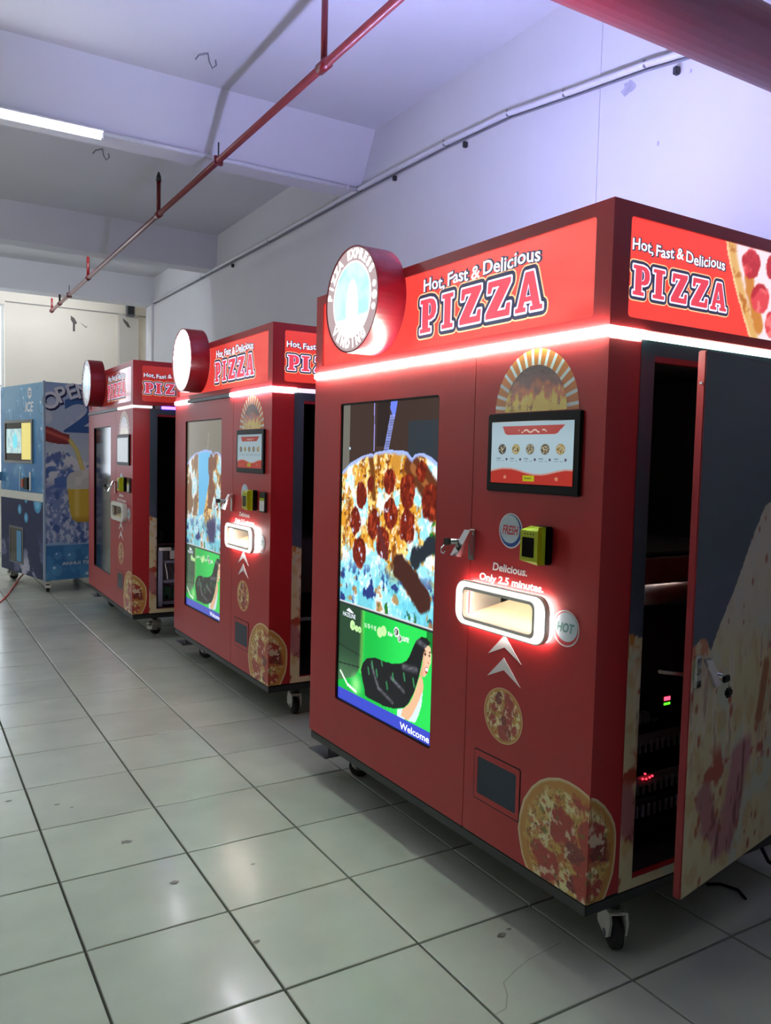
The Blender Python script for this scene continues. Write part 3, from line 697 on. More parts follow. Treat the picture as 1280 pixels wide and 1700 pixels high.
def machine(k, loc, rz, label):
    lit = (1.0, .9, .0)[k]
    T = empty('pizza_vending_machine', loc, rz); tag(T, label, 'vending machine', 'red pizza vending machines in a row')
    tone = TONES[k]
    # base and casters
    MB().bbox(.006, MD, .006, MW - .004, HG, HB - .006, .003).build('base_frame', M_dark, T)
    c0 = ((.20, .067), (.225, .13), (.245, .235))[k]
    caster(T, c0[0], c0[1], (-2.05, -1.75, .5)[k], HG); caster(T, .20, MW - .13, 2.4, HG); caster(T, MD - .12, .5, .4, HG); caster(T, MD - .12, MW - .12, -.6, HG)
    MB().bbox(.03, .11, MW - .10, MW + .06, .098, .106, .002).build('foot_plate', M_grey, T)
    MB().tube([(.07, MW - .06, .10), (.07, MW - .06, HG)], .008, 8).build('foot_stud', M_grey, T)
    # cabinet shell with the open near side
    sh = MB()
    sh.box(DS, MD, MW - .02, MW, HB, HT); sh.box(MD - .02, MD, 0, MW - .02, HB, HT)
    sh.box(DS, MD - .02, 0, MW - .02, HB, HB + .012); sh.box(DS, MD - .02, 0, MW - .02, HT - .012, HT)
    cab = sh.build('cabinet', M_redp, T)
    fr = MB(); S0, S1 = .190, .945
    fr.box(DS + .001, S0, 0.001, .022, HB, HT); fr.box(S1, MD, .001, .022, HB, HT); fr.box(S0, S1, .001, .022, HB, HB + .032); fr.box(S0, S1, .001, .022, HT - .058, HT)
    fo = fr.build('side_frame', M_redp, cab)
    m = colgrid(SD(-.0005), DS + .002, S0 - .001, HB + .001, HT - .001, 14, 230, paint_frame)
    for a0, a1, b0, b1, na, nb in ((S0 - .001, S1, HB + .001, HB + .031, 110, 8), (S1, MD, HB + .001, HT - .001, 16, 200), (S0 - .001, S1, HT - .042, HT - .001, 8, 4)):
        g = colgrid(SD(-.0005), a0, a1, b0, b1, na, nb, paint_frame); n0 = len(m.V); m.V += g.V; m.F += [tuple(i + n0 for i in f) for f in g.F]; m.C = np.concatenate([m.C, g.C])
    m.build('vinyl_wrap', M_dec, cab)
    li = MB(); li.box(DS + .004, MD - .022, MW - .03, MW - .021, HB + .014, HT - .014); li.box(MD - .03, MD - .021, .03, MW - .03, HB + .014, HT - .014)
    li.box(DS + .002, DS + .008, .03, MW - .03, HB + .014, HT - .014); li.box(DS + .01, MD - .03, .03, MW - .03, HT - .022, HT - .013)
    li.box(DS + .01, MD - .03, .03, MW - .03, HB + .013, HB + .02)
    li.build('lining', M_innerk, cab)
    # front: screen door and control panel
    d = prism(FR(0), FR(DS), rrect(-(MW), -(SEAM + .0016), HB, HT - .002, .006, 3), [rrect(-SU1 - .004, -SU0 + .004, SV0 - .004, SV1 + .004, .012, 3)])
    fd = d.build('screen_door', M_red, T)
    prism(FR(.004), FR(.03), rrect(-SU1 - .0038, -SU0 + .0038, SV0 - .0038, SV1 + .0038, .011, 3), [rrect(-SU1 + .003, -SU0 - .003, SV0 + .003, SV1 - .003, .006, 3)]).build('bezel', M_blk, fd)
    scr_m = (M_scr, M_scr2, None)[k]
    if k < 2:
        sc = shared('scr%d' % k, (lambda: screen_mesh(0, 230, 400)) if k == 0 else (lambda: screen_mesh(1, 110, 260)), 'display', scr_m, T)
        AW, BH = SU1 - SU0, SV1 - SV0; E = lambda a: -SU1 + a * AW; G = lambda b: SV0 + b * BH
        wt = mat('screen_white_%d' % k, (235, 240, 255), .3, emit=(236, 240, 252), estr=(1.0, .7)[k])
        fit_text(MB(), FR(.0112), 'Welcome', E(.70), G(.0085), AW * .275, .026, .0006).build('welcome_text', wt, sc)
        t_ = MB(); fit_text(t_, FR(.0112), 'HAZELINE', E(.05), G(.291), AW * .15, .019, 0.0)
        lf = [(E(.09), G(.312)), (E(.12), G(.322)), (E(.155), G(.315)), (E(.18), G(.309)), (E(.14), G(.308))]; l_ = poly2(FR(.0112), [(lf[::-1], [])]); t_.add(l_.V, l_.F)
        t_.build('advert_lettering', wt, sc)
    else:
        prism(FR(.012), FR(.03), rrect(-SU1, -SU0, SV0, SV1, .004, 3)).build('display', M_blkgl, T)
    SLW = (.222, .583, .957, 1.053)     # slot opening u0,u1,z0,z1
    p = prism(FR(0), FR(DS), rrect(-SEAM + .0016, -.0, HB, HT - .002, .008, 4), [rrect(-.566, -SLW[0], SLW[2], SLW[3], .02, 5)])
    p.build('control_panel', M_red, T)
    # touch screen
    ts = MB().bbox(-.012, .002, TU0, TU1, TV0, TV1, .004).build('touch_screen', M_blk, T)
    if k == 0: prism(FR(-.0126), FR(-.010), rrect(-TU1 + .022, -TU0 - .022, TV0 + .026, TV1 - .026, .002, 2)).build('glass', M_blkgl, ts)
    if k < 2:
        shared('touch', lambda: colgrid(FR(-.0130), -TU1 + .024, -TU0 - .024, TV0 + .028, TV1 - .028, 200, 120, lambda A, B: paint_touch((A + TU1 - .024) / (TU1 - TU0 - .048) * (TU1 - TU0) - TU1, (B - TV0 - .028) / (TV1 - TV0 - .056) * (TV1 - TV0) + TV0)), 'display', (mat('lit_touch_screen', attr=True, attr_emit=.58, rough=.2, spec=.15), mat('faint_touch_screen', attr=True, attr_emit=.45, rough=.12))[k], ts)
    else:
        prism(FR(-.0130), FR(-.011), rrect(-TU1 + .022, -TU0 - .022, TV0 + .026, TV1 - .026, .002, 2)).build('display', mat('idle_screen_reflection', (150, 146, 134), .2), ts)  # screen is off; its grey is a painted reflection
    # oven arch decal
    ca, cb, Rr, Ri = -.284, 1.634, .183, .136
    def arch(A, B, rho):
        n = fbm(A * 22, B * 16, 5); n2 = fbm(A * 60, B * 34, 9); h = (B - cb) / Ri
        c = np.empty(A.shape + (3,)); c[:] = (120, 44, 28); c = mixc(c, (70, 22, 20), ss(.55, .95, h))
        f = ss(.62, .40, h + (n - .5) * .9); c = mixc(c, (206, 92, 24), f); c = mixc(c, (238, 196, 50), ss(.42, .2, h + (n2 - .5) * .8)); c = mixc(c, (150, 84, 20), ss(.62, .70, n2) * f); return c
    ao = shared('archring', lambda: poly2(FR(-.0008), [(circle(ca, cb, Rr, Rr * 1.03, 40, 0, math.pi), [])]), 'oven_arch_decal', mat('orange_brick_vinyl', (212, 118, 42), .3), T)
    shared('arch', lambda: polar(FR(-.0016), ca, cb + .05, circle(ca, cb, Ri, Ri * 1.03, 40, 0, math.pi), 40, 110, arch), 'flame_print', mat('glossy_print', attr=True, rough=.16, coat=.5, bump=(260, .35)), ao)
    ray = MB()
    for q in range(16):
        t_ = math.pi * (q + .5) / 16; c_, s_ = math.cos(t_), math.sin(t_); w_ = .0055
        q4 = [(ca + Ri * 1.0 * c_ + w_ * s_, cb + 1.03 * Ri * s_ - w_ * c_), (ca + Rr * c_ + w_ * s_, cb + 1.03 * Rr * s_ - w_ * c_), (ca + Rr * c_ - w_ * s_, cb + 1.03 * Rr * s_ + w_ * c_), (ca + Ri * c_ - w_ * s_, cb + 1.03 * Ri * s_ + w_ * c_)]
        ray.add([FR(-.0015)(*v) for v in q4], [(0, 1, 2, 3)])
    ray.build('arch_rays', M_white, ao)
    # round FRESH / HOT badges
    def badge(u, z, r, txt, ring, tcol, ang):
        b = poly2(FR(-.0008), [(circle(-u, z, r), [])]).build('%s_badge' % txt.lower(), M_white, T)
        poly2(FR(-.0014), [(circle(-u, z, r * .92), [])]).build('badge_ring', ring, b)
        poly2(FR(-.0020), [(circle(-u + .07 * r * math.cos(ang), z + .09 * r, r * .82, r * .80), [])]).build('badge_face', M_paleb, b)
        m = MB(); V, F, wd, x0 = text2(txt, r * .62, .0009, 1.0, .25); sx = 1.35 * r / wd
        m.add([FR(-.0026)(-u + (a - x0) * sx - .675 * r, z - r * .2 + b * 1.15) for a, b in V], F); m.build('badge_text', tcol, b)
    badge(.375, 1.262, .056, 'FRESH', M_bluev, M_redv, 2.4)
    badge(.120, .998, .054, 'HOT', M_redv, mat('teal_print', (86, 146, 140), .35), .5)
    # chevrons
    for z0 in (.926, .852):
        P = [(-.387, z0), (-.304, z0 - .078), (-.386, z0 - .040), (-.466, z0 - .076)]
        prism(FR(-.0012), FR(0.0), P[::-1]).build('chevron', M_white, T)
    # slogan lines above the slot
    m = MB(); fit_text(m, FR(-.001), 'Delicious.', -.457, 1.128, .165, .024, .0010, .12).build('delicious_text', M_white, T)
    m = MB(); fit_text(m, FR(-.001), 'Only 2.5 minutes.', -.523, 1.088, .305, .023, .0012, .12).build('minutes_text', M_white, T)
    # dispensing slot
    ring_f = (glow('slot_ring_glow', (255, 250, 244), 1.35), glow('slot_ring_glow_hot', (255, 252, 248), 1.7), M_wpl)[k]
    ring_s = (glow('slot_halo_strip', (255, 240, 232), 13.0), glow('slot_halo_strip_hot', (255, 244, 238), 18.0), M_wpl)[k]
    op = rrect(-.566, -SLW[0] - .004, SLW[2] + .002, SLW[3] - .002, .018, 5)
    sl = prism(FR(-.036), FR(-.018), rrect(-.604, -.168, .932, 1.082, .045, 8), [op]).build('dispensing_slot', M_wpl, T)
    if k < 2: prism(FR(-.0375), FR(-.0362), rrect(-.600, -.172, .936, 1.078, .043, 8), [rrect(-.568, -SLW[0] + .008, SLW[2] - .009, SLW[3] + .009, .022, 5)]).build('light_ring', ring_f, sl)
    prism(FR(-.018), FR(0.0), rrect(-.600, -.172, .936, 1.078, .043, 8), [rrect(-.592, -.180, .944, 1.070, .038, 8)]).build('halo_strip', ring_s, sl)
    tr = MB(); W0, W1 = SLW[0] + .004, .562
    tr.box(0, .20, W0 - .003, W1 + .003, SLW[2] - .006, SLW[2] + .001); tr.box(0, .20, W0 - .003, W1 + .003, SLW[3] - .001, SLW[3] + .006)
    tr.box(0, .20, W0 - .006, W0 - .002, SLW[2], SLW[3]); tr.box(0, .20, W1 + .002, W1 + .006, SLW[2], SLW[3]); tr.box(.196, .204, W0, W1, SLW[2], SLW[3])
    tr.build('slot_tunnel', M_wpl, sl)
    rp = MB(); z0 = SLW[2] + .003
    rp.add([(-.03, .245, z0), (-.03, .565, z0 - .0), (.16, .470, z0 + .075), (.16, .315, z0 + .075), (-.03, .245, z0 - .004), (-.03, .565, z0 - .004), (.16, .470, z0 + .071), (.16, .315, z0 + .071)], [(3, 2, 1, 0), (4, 5, 6, 7), (0, 1, 5, 4), (1, 2, 6, 5), (2, 3, 7, 6), (3, 0, 4, 7)])
    rp.build('pizza_ramp', mat('cream_board', (228, 210, 172), .5), sl)
    if k < 2:
        MB().box(.01, .17, .26, .53, SLW[3] - .006, SLW[3] - .0015).build('slot_lamp', glow('slot_lamp_glow', (255, 250, 244), .8), sl)
    # small pizza decal, product hatch, corner pizza decal
    shared('spz', lambda: polar(FR(-.0008), -.383, .663, [(-.383 + x, .663 + z) for x, z in circle(0, 0, .094, .090, 60)], 34, 120, lambda A, B, r: pizza_paint(A + .383, B - .663, r, .092, 21, 22)), 'pizza_decal', M_dec, T)
    hz = prism(FR(-.002), FR(.001), rrect(-.517, -.293, .350, .514, .006, 3), [rrect(-.500, -.309, .369, .494, .004, 3)]).build('product_hatch', M_red, T)
    prism(FR(-.0008), FR(0), rrect(-.521, -.289, .346, .518, .008, 3), [rrect(-.517, -.293, .350, .514, .006, 3)]).build('hatch_gap', M_blk, hz)
    prism(FR(-.0015), FR(.002), rrect(-.500, -.309, .369, .494, .004, 3)).build('hatch_window', mat('dark_blue_tint', (30, 42, 62) if k == 0 else ((70, 92, 120) if k == 1 else (150, 126, 60)), .3, spec=.25), hz)
    FP = [(-.250, .2205), (-.273, .254), (-.286, .296), (-.294, .328), (-.290, .374), (-.273, .432), (-.239, .483), (-.202, .517), (-.168, .536), (-.123, .551), (-.083, .554), (-.044, .550), (-.021, .544), (-.0005, .538), (-.0005, .2205)]
    def corner_paint(A, B, line, off):
        d = np.min([segd(A, B, line[i], line[i + 1]) for i in range(len(line) - 1)], 0)
        return pizza_paint(A + .06, B - .37, 1 - d * 3.6, .19, 5, 17, white=.8)
    shared('bpf', lambda: polar(FR(-.0008), -.115, .37, FP[::-1], 60, 190, lambda A, B, r: corner_paint(A, B, FP[:14], 0)), 'corner_pizza_decal', M_dec, T)
    SP = [(-.0005, .538), (.027, .527), (.06, .501), (.087, .469), (.105, .438), (.112, .41), (.114, .374), (.112, .33), (.106, .287), (.091, .252), (.075, .2205), (-.0005, .2205)]
    shared('bps', lambda: polar(SD(-.0008), .045, .36, SP[::-1], 44, 150, lambda A, B, r: corner_paint(A, B, SP[:11], 0)), 'corner_pizza_decal', M_dec, T)
    # payment terminal
    pt = empty('payment_terminal', (0, 0, 0)); pt.parent = T
    u0, u1, z0, z1 = .183, .259, 1.176, 1.289
    MB().bbox(-.026, .0, u0, u1 - .006, z0, z1 + .001, .005).build('back_shell', M_blk, pt)
    pr = [(-.026, u0 + .008), (-.036, u0 + .013), (-.054, u0 + .008), (-.062, u0 + .003), (-.062, u1 + .002), (-.026, u1 - .004)]
    f0 = MB(); n = len(pr); f0.add([(s_, u_, z0 + (.010 if s_ < -.06 else 0)) for s_, u_ in pr] + [(s_, u_, z1 - (.012 if s_ < -.06 else 0)) for s_, u_ in pr], [tuple(range(n))[::-1], tuple(range(n, 2 * n))] + [(i, (i + 1) % n, (i + 1) % n + n, i + n) for i in range(n)])
    f0.build('face_shell', M_lime, pt)
    prism(FR(-.0632), FR(-.0615), rrect(-u1 + .008, -u0 - .018, z0 + .022, z1 - .032, .003, 3)).build('terminal_screen', M_blkgl, pt)
    for q in range(4): prism(FR(-.063), FR(-.0615), circle(-u1 + .018 + .012 * q, z1 - .022, .0024, n=10)).build('indicator', M_dark, pt)
    if k > 0:
        st = MB().bbox(-.016, 0, .045, .122, 1.172, 1.285, .004).build('code_reader', M_dark, T)
        prism(FR(-.017), FR(-.015), rrect(-.117, -.050, 1.180, 1.238, .003, 2)).build('label', M_white, st)
        prism(FR(-.0165), FR(-.015), rrect(-.117, -.050, 1.240, 1.252, .002, 2)).build('label_band', M_lime, st)
    # lock handle with key
    lk = empty('lock_handle', (0, 0, 0)); lk.parent = T
    MB().bbox(-.014, 0, .542, .574, 1.148, 1.252, .003).build('lock_plate', M_chrome, lk)
    lv = MB(); a_, b_ = Vector((-.012, .560, 1.245)), Vector((-.046, .590, 1.16))
    V = [(-.014, .544, 1.250), (-.014, .574, 1.250), (-.030, .574, 1.250), (-.030, .544, 1.250), (-.050, .566, 1.158), (-.050, .602, 1.158), (-.066, .602, 1.162), (-.066, .566, 1.162)]
    lv.add(V, [(0, 1, 2, 3), (7, 6, 5, 4), (0, 4, 5, 1), (1, 5, 6, 2), (2, 6, 7, 3), (3, 7, 4, 0)]); lv.build('lever', M_chrome, lk)
    MB().tube([(-.04, .592, 1.208), (-.066, .604, 1.208)], .011, 12).build('lock_barrel', M_chrome, lk)
    MB().bbox(-.092, -.066, .602, .608, 1.196, 1.22, .002).build('key', M_dark, lk)
    MB().tube([(-.088, .604, 1.198), (-.09, .618, 1.186), (-.088, .622, 1.172), (-.086, .61, 1.168), (-.086, .602, 1.18)], .003, 6).build('key_ring', M_chrome, lk)
    # header light box: open on top, framed sign panels
    hd = prism(FR(-.0), FR(.02), [(-MW, HH), (0, HH), (0, HTOP), (-MW, HTOP)], [rrect(-1.675, -.062, 1.888, 2.163, .012, 4)])
    g = prism(SD(0), SD(.02), [(.02, HH), (MD, HH), (MD, HTOP), (.02, HTOP)], [rrect(.070, .985, 1.888, 2.163, .012, 4)]); hd.add(g.V, g.F)
    hd.box(.02, MD, MW - .02, MW, HH, HTOP); hd.box(MD - .02, MD, .02, MW - .02, HH, HTOP); hd.box(.02, MD - .02, .02, MW - .02, HH, HH + .01)
    ho = hd.build('header_box', M_red, T)
    sg = (M_sign, M_sign3, M_sign3)[k]
    fs = colgrid(FR(.006), -1.678, -.059, 1.885, 2.166, 100, 24, paint_front_sign).build('front_sign_panel', (mat('front_sign_glow', attr=True, attr_emit=.97, rough=.3), mat('front_sign_glow_dim', attr=True, attr_emit=.78, rough=.22), mat('front_sign_off', attr=True, rough=.2, coat=.6))[k], T)
    pizza_word(lambda o: FR(.006 - o), .0006, [(-.918, -.818), (-.784, -.718), (-.681, -.565), (-.540, -.418), (-.395, -.272)], 1.942, .120, fs, tone)
    slogan(lambda o: FR(.006 - o), .0006, -.902, 2.090, .61, .043, .0, fs, tone)
    fs = colgrid(SD(.006), .067, .988, 1.885, 2.166, 170, 56, paint_side_sign).build('side_sign_panel', (M_sign, mat('side_sign_dim', attr=True, attr_emit=.85, rough=.25), mat('side_sign_faint', attr=True, attr_emit=.42, rough=.25))[k], T)
    pizza_word(lambda o: SD(.006 - o), .0006, [(.089, .158), (.172, .222), (.250, .322), (.341, .418), (.430, .509)], 1.952, .082, fs, tone)
    slogan(lambda o: SD(.006 - o), .0006, .083, 2.074, .41, .031, .0, fs, tone)
    bp = MB(); bp.box(.008, .012, .06, 1.677, 1.886, 2.165); bp.box(.068, .987, .008, .012, 1.886, 2.165); bp.box(.024, MD - .024, MW - .026, MW - .022, 1.875, 2.19); bp.box(MD - .026, MD - .022, .024, MW - .026, 1.875, 2.19); bp.box(.014, MD - .026, .014, MW - .026, HH + .011, HH + .014); bp.build('panel_backing', M_white, ho)  # white lining added all round to keep bounced light from turning pink
    lb = MB(); lb.box(.045, .085, .08, MW - .08, 2.148, 2.150)
    lb.build('led_bar', (glow('header_led', (182, 186, 255), 350.0), glow('header_led_soft', (222, 226, 255), 2.0), glow('header_led_blue', (150, 140, 255), .6))[k], ho)
    # LED strip below the header
    if k == 0:
        segs = [(0, 0, MW, glow('led_strip_white', (216, 255, 238), 120.0)), (1, .155, MD, glow('led_strip_mint', (190, 255, 234), 5.0))]
    elif k == 1:
        segs = [(0, 0, .62, glow('led_strip_cool', (240, 244, 255), 75.0)), (0, 1.45, MW, glow('led_strip_cool', (240, 244, 255), 75.0)), (0, .62, 1.45, M_grey), (1, .16, MD, glow('led_strip_lilac', (206, 196, 240), 1.0))]
    else:
        segs = [(0, 0, .5, glow('led_strip_pale', (226, 222, 224), .75)), (0, .5, MW, M_grey), (1, .17, .22, M_grey), (1, .22, MD, glow('led_strip_blue', (60, 40, 255), 14.0))]
    for ax, a0, a1, m_ in segs:
        b = MB()
        if ax == 0:
            b.bbox(-.009, .012, a0 + .001, a1 - .001, HT + .001, HH - .003, .003)
        else: b.bbox(a0 + .001, a1 - .001, -.004, .012, HT + .001, HH - .003, .003)
        b.build('led_strip', m_, T)
    MB().bbox(.0, .15, -.003, .012, HT + .002, HH - .004, .003).build('led_strip', segs[0][3], T)
    MB().box(.014, MD - .01, .014, MW - .01, HT, HH).build('header_neck', M_dark, T)
    # round projecting sign
    cu, cz, R = 1.219, 2.097, .205
    dr = prism(FR(-.120), FR(.004), circle(-cu, cz, R, n=64), [circle(-cu, cz, R - .006, n=64)]).build('round_sign', M_rim, T, False)
    def disc(A, B, r):
        n = fbm(A * 14, B * 14, 3); rr = np.hypot(A + cu, B - cz) / R
        c = np.empty(A.shape + (3,)); c[:] = (158, 138, 140); c = mixc(c, (255, 255, 255), ss(.735, .745, rr) * 0 + (np.abs(rr - .70) < .025))
        ins = rr < .68; q = np.empty(c.shape); q[:] = (158, 236, 250); q = mixc(q, (186, 250, 255), ss(.3, .7, n))
        X, Y = (A + cu) / R, (B - cz) / R
        q = mixc(q, (252, 252, 240), ss(.30, .22, np.hypot(X * 1.2 - .02, (Y + .12) * .55) + (n - .5) * .12)); q = mixc(q, (255, 255, 255), ss(.06, .0, Y + .38 + (n - .5) * .2))
        return np.where(ins[..., None], q, c)
    e = (1.25, 2.6, 0)[k]
    fm = mat('round_sign_face_%d' % k, attr=True, attr_emit=e, rough=.2) if e else mat('round_sign_face_off', attr=True, rough=.2)
    sf = shared('disc', lambda: polar(FR(-.1165), -cu, cz, circle(-cu, cz, R - .006, n=64), 60, 96, disc), 'sign_face', fm, dr)
    wm = mat('round_sign_white_%d' % k, (240, 240, 240), .3, emit=(255, 255, 255), estr=(1.7, 3.0)[k]) if k < 2 else M_white
    def arc_text(txt, t0, t1, top=True, h=.034):
        n = len(txt); m = MB()
        for i, ch in enumerate(txt):
            if ch == ' ': continue
            th = math.radians(t0 + (t1 - t0) * (i + .5) / n); V, F, wd, x0 = text2(ch, h / .7, .0028, .92)
            rad = R * (.775 if top else .90); ro = -th if top else math.pi - th
            bx, by = rad * math.sin(th), rad * math.cos(th); c_, s_ = math.cos(ro), math.sin(ro)
            m.add([FR(-.1178)(-cu + bx + (a - x0 - wd / 2) * c_ - b * s_, cz + by + (a - x0 - wd / 2) * s_ + b * c_) for a, b in V], F)
        m.build('ring_word', wm, sf)
    arc_text('PIZZA', -86, -26); arc_text('EXPRESS', -14, 62); arc_text('VENDING', 236, 140, False)
    for th, r in ((78, .013), (92, .017), (106, .013)):
        p_ = circle(-cu + .84 * R * math.sin(math.radians(th)), cz + .84 * R * math.cos(math.radians(th)), r, n=16); MB().add([FR(-.1178)(*v) for v in p_], [tuple(range(16))]).build('ring_dot', wm, sf)
    # inside
    if k == 0:
        it = empty('oven_unit', (0, 0, 0)); it.parent = T
        MB().bbox(.22, 1.0, .14, MW - .2, .74, 1.02, .006).build('oven_body', M_innerk, it)
        MB().tube([(.19, .125, 1.075), (1.0, .125, 1.075)], .036, 20).build('steel_guard', M_steel, it, True)
        MB().bbox(.19, 1.0, .11, .125, 1.11, 1.19, .003).build('steel_lip', M_steel, it)
        MB().bbox(.19, 1.0, .16, MW - .1, 1.19, 1.20, .003).build('upper_shelf', M_dark, it)
        MB().bbox(.3, .8, .04, .055, 1.788, 1.798, .002).build('added_fill_lamp', glow('added_fill_lamp_glow', (255, 236, 226), 14.0), it)  # lamp added out of sight to put highlights on the steel
        tc = MB().bbox(.40, .52, .112, .142, .67, .77, .004).build('temperature_controller', M_blk, it)
        for q in range(3):
            for c_, z_, mt in (('r', .724, glow('red_digit_glow', (255, 60, 90), 2.2)), ('g', .709, glow('green_digit_glow', (80, 230, 30), 1.6))):
                x_ = .442 + .0105 * q; h_ = .010 if c_ == 'r' else .006
                seg = MB()
                for a0, a1, b0, b1 in ((0, .0075, -h_ * .12, h_ * .12), (0, .0075, h_ - h_ * .12, h_ + h_ * .12), (0, .002, 0, h_), (.0055, .0075, 0, h_), (0, .0075, h_ * .42, h_ * .58)):
                    seg.box(x_ + a0, x_ + a1, .1105, .1125, z_ + b0, z_ + b1)
                seg.build('digit', mt, tc)
        for z_ in (.60, .465, .39):
            rl = MB().bbox(.24, 1.0, .118, .128, z_ - .012, z_ + .022, .002).build('rail', M_grey if z_ > .4 else M_dark, it)
            cm = MB()
            for q in range(26): cm.box(.25 + .028 * q, .258 + .028 * q, .112, .118, z_ - .035, z_ + .002)
            cm.build('comb', M_grey, it)
        for q, (x_, z_) in enumerate(((.365, .497), (.355, .482), (.372, .479), (.388, .481), (.40, .484))):
            MB().bbox(x_ - .003, x_ + .003, .108, .114, z_ - .0025, z_ + .0025, .001).build('indicator_light', glow('red_indicator_glow', (255, 40, 60), 3.0), it)
        for q in range(4): MB().bbox(.29 + .04 * q, .315 + .04 * q, .125, .15, .655, .69, .003).build('terminal', M_grey, it)
        MB().bbox(.24, 1.0, .13, 1.2, .30, .31, .003).build('tray', M_innerk, it)
    if k == 2:
        it = empty('electrical_rack', (0, 0, 0)); it.parent = T
        f_ = MB()
        for z_ in (.265, .44, .60): f_.box(.235, .80, .10, .13, z_, z_ + .022)
        f_.box(.235, .262, .09, .13, .25, .70); f_.box(.77, .80, .09, .13, .25, .70); f_.build('rack_frame', mat('rack_grey', (136, 142, 156), .4, metal=.3), it)
        MB().box(.25, .80, .16, .17, .25, .72).build('back_plate', M_grey, it)
        MB().bbox(.142, .152, .032, .042, .30, .80, .002).build('added_rack_fill', glow('added_rack_fill_glow', (236, 240, 255), 7.0), it)  # lamp added behind the frame strip to brighten the rack
        rs = random.Random(5)
        for q in range(8):
            x_ = .27 + .06 * q; MB().bbox(x_, x_ + .05, .12, .16, .63, .70, .003).build('breaker', M_wpl if q % 3 else M_grey, it)
            MB().tube([(x_ + .02, .118, .63), (x_ + .015, .10, .59), (x_ + .03, .105, .53), (x_ + .06 * rs.random(), .11, .47)], .004, 5).build('wire', (M_wpl, M_blk, M_redv)[q % 3], it)
        for q in range(6):
            x_ = .28 + .08 * q; b = MB().bbox(x_, x_ + .06, .125, .16, .30, .30 + .05 + .06 * rs.random(), .003).build('relay_board', mat('circuit_green', (40, 86, 62), .5), it)
            MB().bbox(x_ + .01, x_ + .035, .115, .126, .31, .335, .002).build('chip', M_wpl if q % 2 else M_blk, b)
        MB().bbox(.235, .33, .08, .12, .705, .73, .003).build('switch', M_wpl, it)
        MB().bbox(.235, .80, .12, .14, .745, .76, .003).build('upper_rail', M_inner, it)
        MB().tube([(.24, .10, .78), (.26, .10, .82), (.25, .10, .86)], .006, 6).build('cable', M_blk, it)
    if k == 1:
        MB().bbox(.21, 1.0, .14, 1.4, .70, 1.02, .006).build('oven_body', M_innerk, T)
        MB().tube([(.21, .12, .55), (1.0, .12, .55)], .01, 8).build('rail', M_grey, T)
    # open side door (nearest machine)
    if k == 0:
        hx, hy = .945, -.004
        e0 = Vector((.229, -.114)); dirv = (Vector((.862, -.019)) - Vector((.237, -.135))).normalized()
        sdx = empty('side_door', (.237, -.135, 0), math.atan2(dirv.y, dirv.x)); sdx.parent = T
        LD = .725
        MB().bbox(0, LD, .0, .024, .235, 1.798, .003).build('door_leaf', M_redv if False else mat('door_edge_red', (176, 52, 56), .4), sdx)
        colgrid(SD(-.0006), .0015, LD - .001, .2365, 1.7965, 124, 262, paint_door).build('door_print', M_dec, sdx)
        # lock with key on the door
        MB().bbox(.012, .046, -.010, -.0005, .85, .945, .003).build('lock_plate', M_chrome, sdx)
        lv = MB(); lv.add([(.045, -.012, .935), (.075, -.016, .935), (.075, -.026, .93), (.045, -.022, .93), (.035, -.050, .858), (.062, -.052, .858), (.062, -.060, .864), (.035, -.058, .864)], [(3, 2, 1, 0), (4, 5, 6, 7), (0, 1, 5, 4), (1, 2, 6, 5), (2, 3, 7, 6), (3, 0, 4, 7)]); lv.build('lever', M_chrome, sdx)
        MB().tube([(.07, -.03, .89), (.085, -.05, .886)], .008, 10).build('lock_barrel', M_chrome, sdx)
        MB().bbox(.085, .12, -.060, -.050, .866, .886, .003).build('key', M_blk, sdx)
        MB().tube([(.115, -.056, .868), (.125, -.056, .845)], .002, 6).build('key_ring', M_chrome, sdx)
        MB().bbox(.105, .145, -.060, -.048, .818, .846, .008, 3).build('key', M_blk, sdx)
        MB().tube([(-.085, .05, .905), (.012, .03, .885)], .0055, 8).build('latch_rod', M_steel, sdx)
        for z_ in (.35, 1.0, 1.68): MB().tube([(LD, .02, z_), (LD, .02, z_ + .07)], .01, 8).build('hinge', M_grey, sdx)
        MB().bbox(-.006, .0, .006, .014, 1.705, 1.712, .001).build('screw', M_chrome, sdx)
    return T
machine(0, (1.6645, 1.6007, 0), .0221, 'nearest and largest red pizza vending machine with its side door standing open')
machine(1, (1.722, 4.0615, 0), .0055, 'middle red pizza vending machine of the three, small label reader beside its lime terminal')
machine(2, (1.552, 6.3807, 0), -.0058, 'farthest red pizza vending machine, beside the blue ice machine, with an unlit screen')

# ------------------------------------------------------------------ ice vending machine
M_ice = mat('ice_machine_vinyl', attr=True, rough=.4, spec=.2)
IT = empty('ice_vending_machine', (1.29, 8.99, 0), .22)
tag(IT, 'blue ice and beer vending machine at the far left end of the row', 'vending machine')
IW, ID, I0, I1 = 1.31, .95, .13, 2.2
MB().bbox(.004, ID, .002, IW, I0, I1, .006).build('body', mat('blue_grey_sheet', (70, 120, 170), .35), IT)
def bubbles(c, A, B, seed, n, a0, a1, b0, b1, rmin, rmax, col):
    rs = np.random.RandomState(seed)
    for _ in range(n):
        x, z, r = a0 + (a1 - a0) * rs.rand(), b0 + (b1 - b0) * rs.rand(), rmin + (rmax - rmin) * rs.rand()
        d = np.hypot(A - x, B - z) / r; c = mixc(c, col, ss(1, .9, d) * .35); c = mixc(c, np.array(col) * .62, ss(.18, .0, np.abs(d - .95)) * .55 * (B < z + r * .3)); c = mixc(c, (226, 244, 252), ss(.25, .1, np.hypot(A - x + r * .35, B - z - r * .4) / r))
    return c
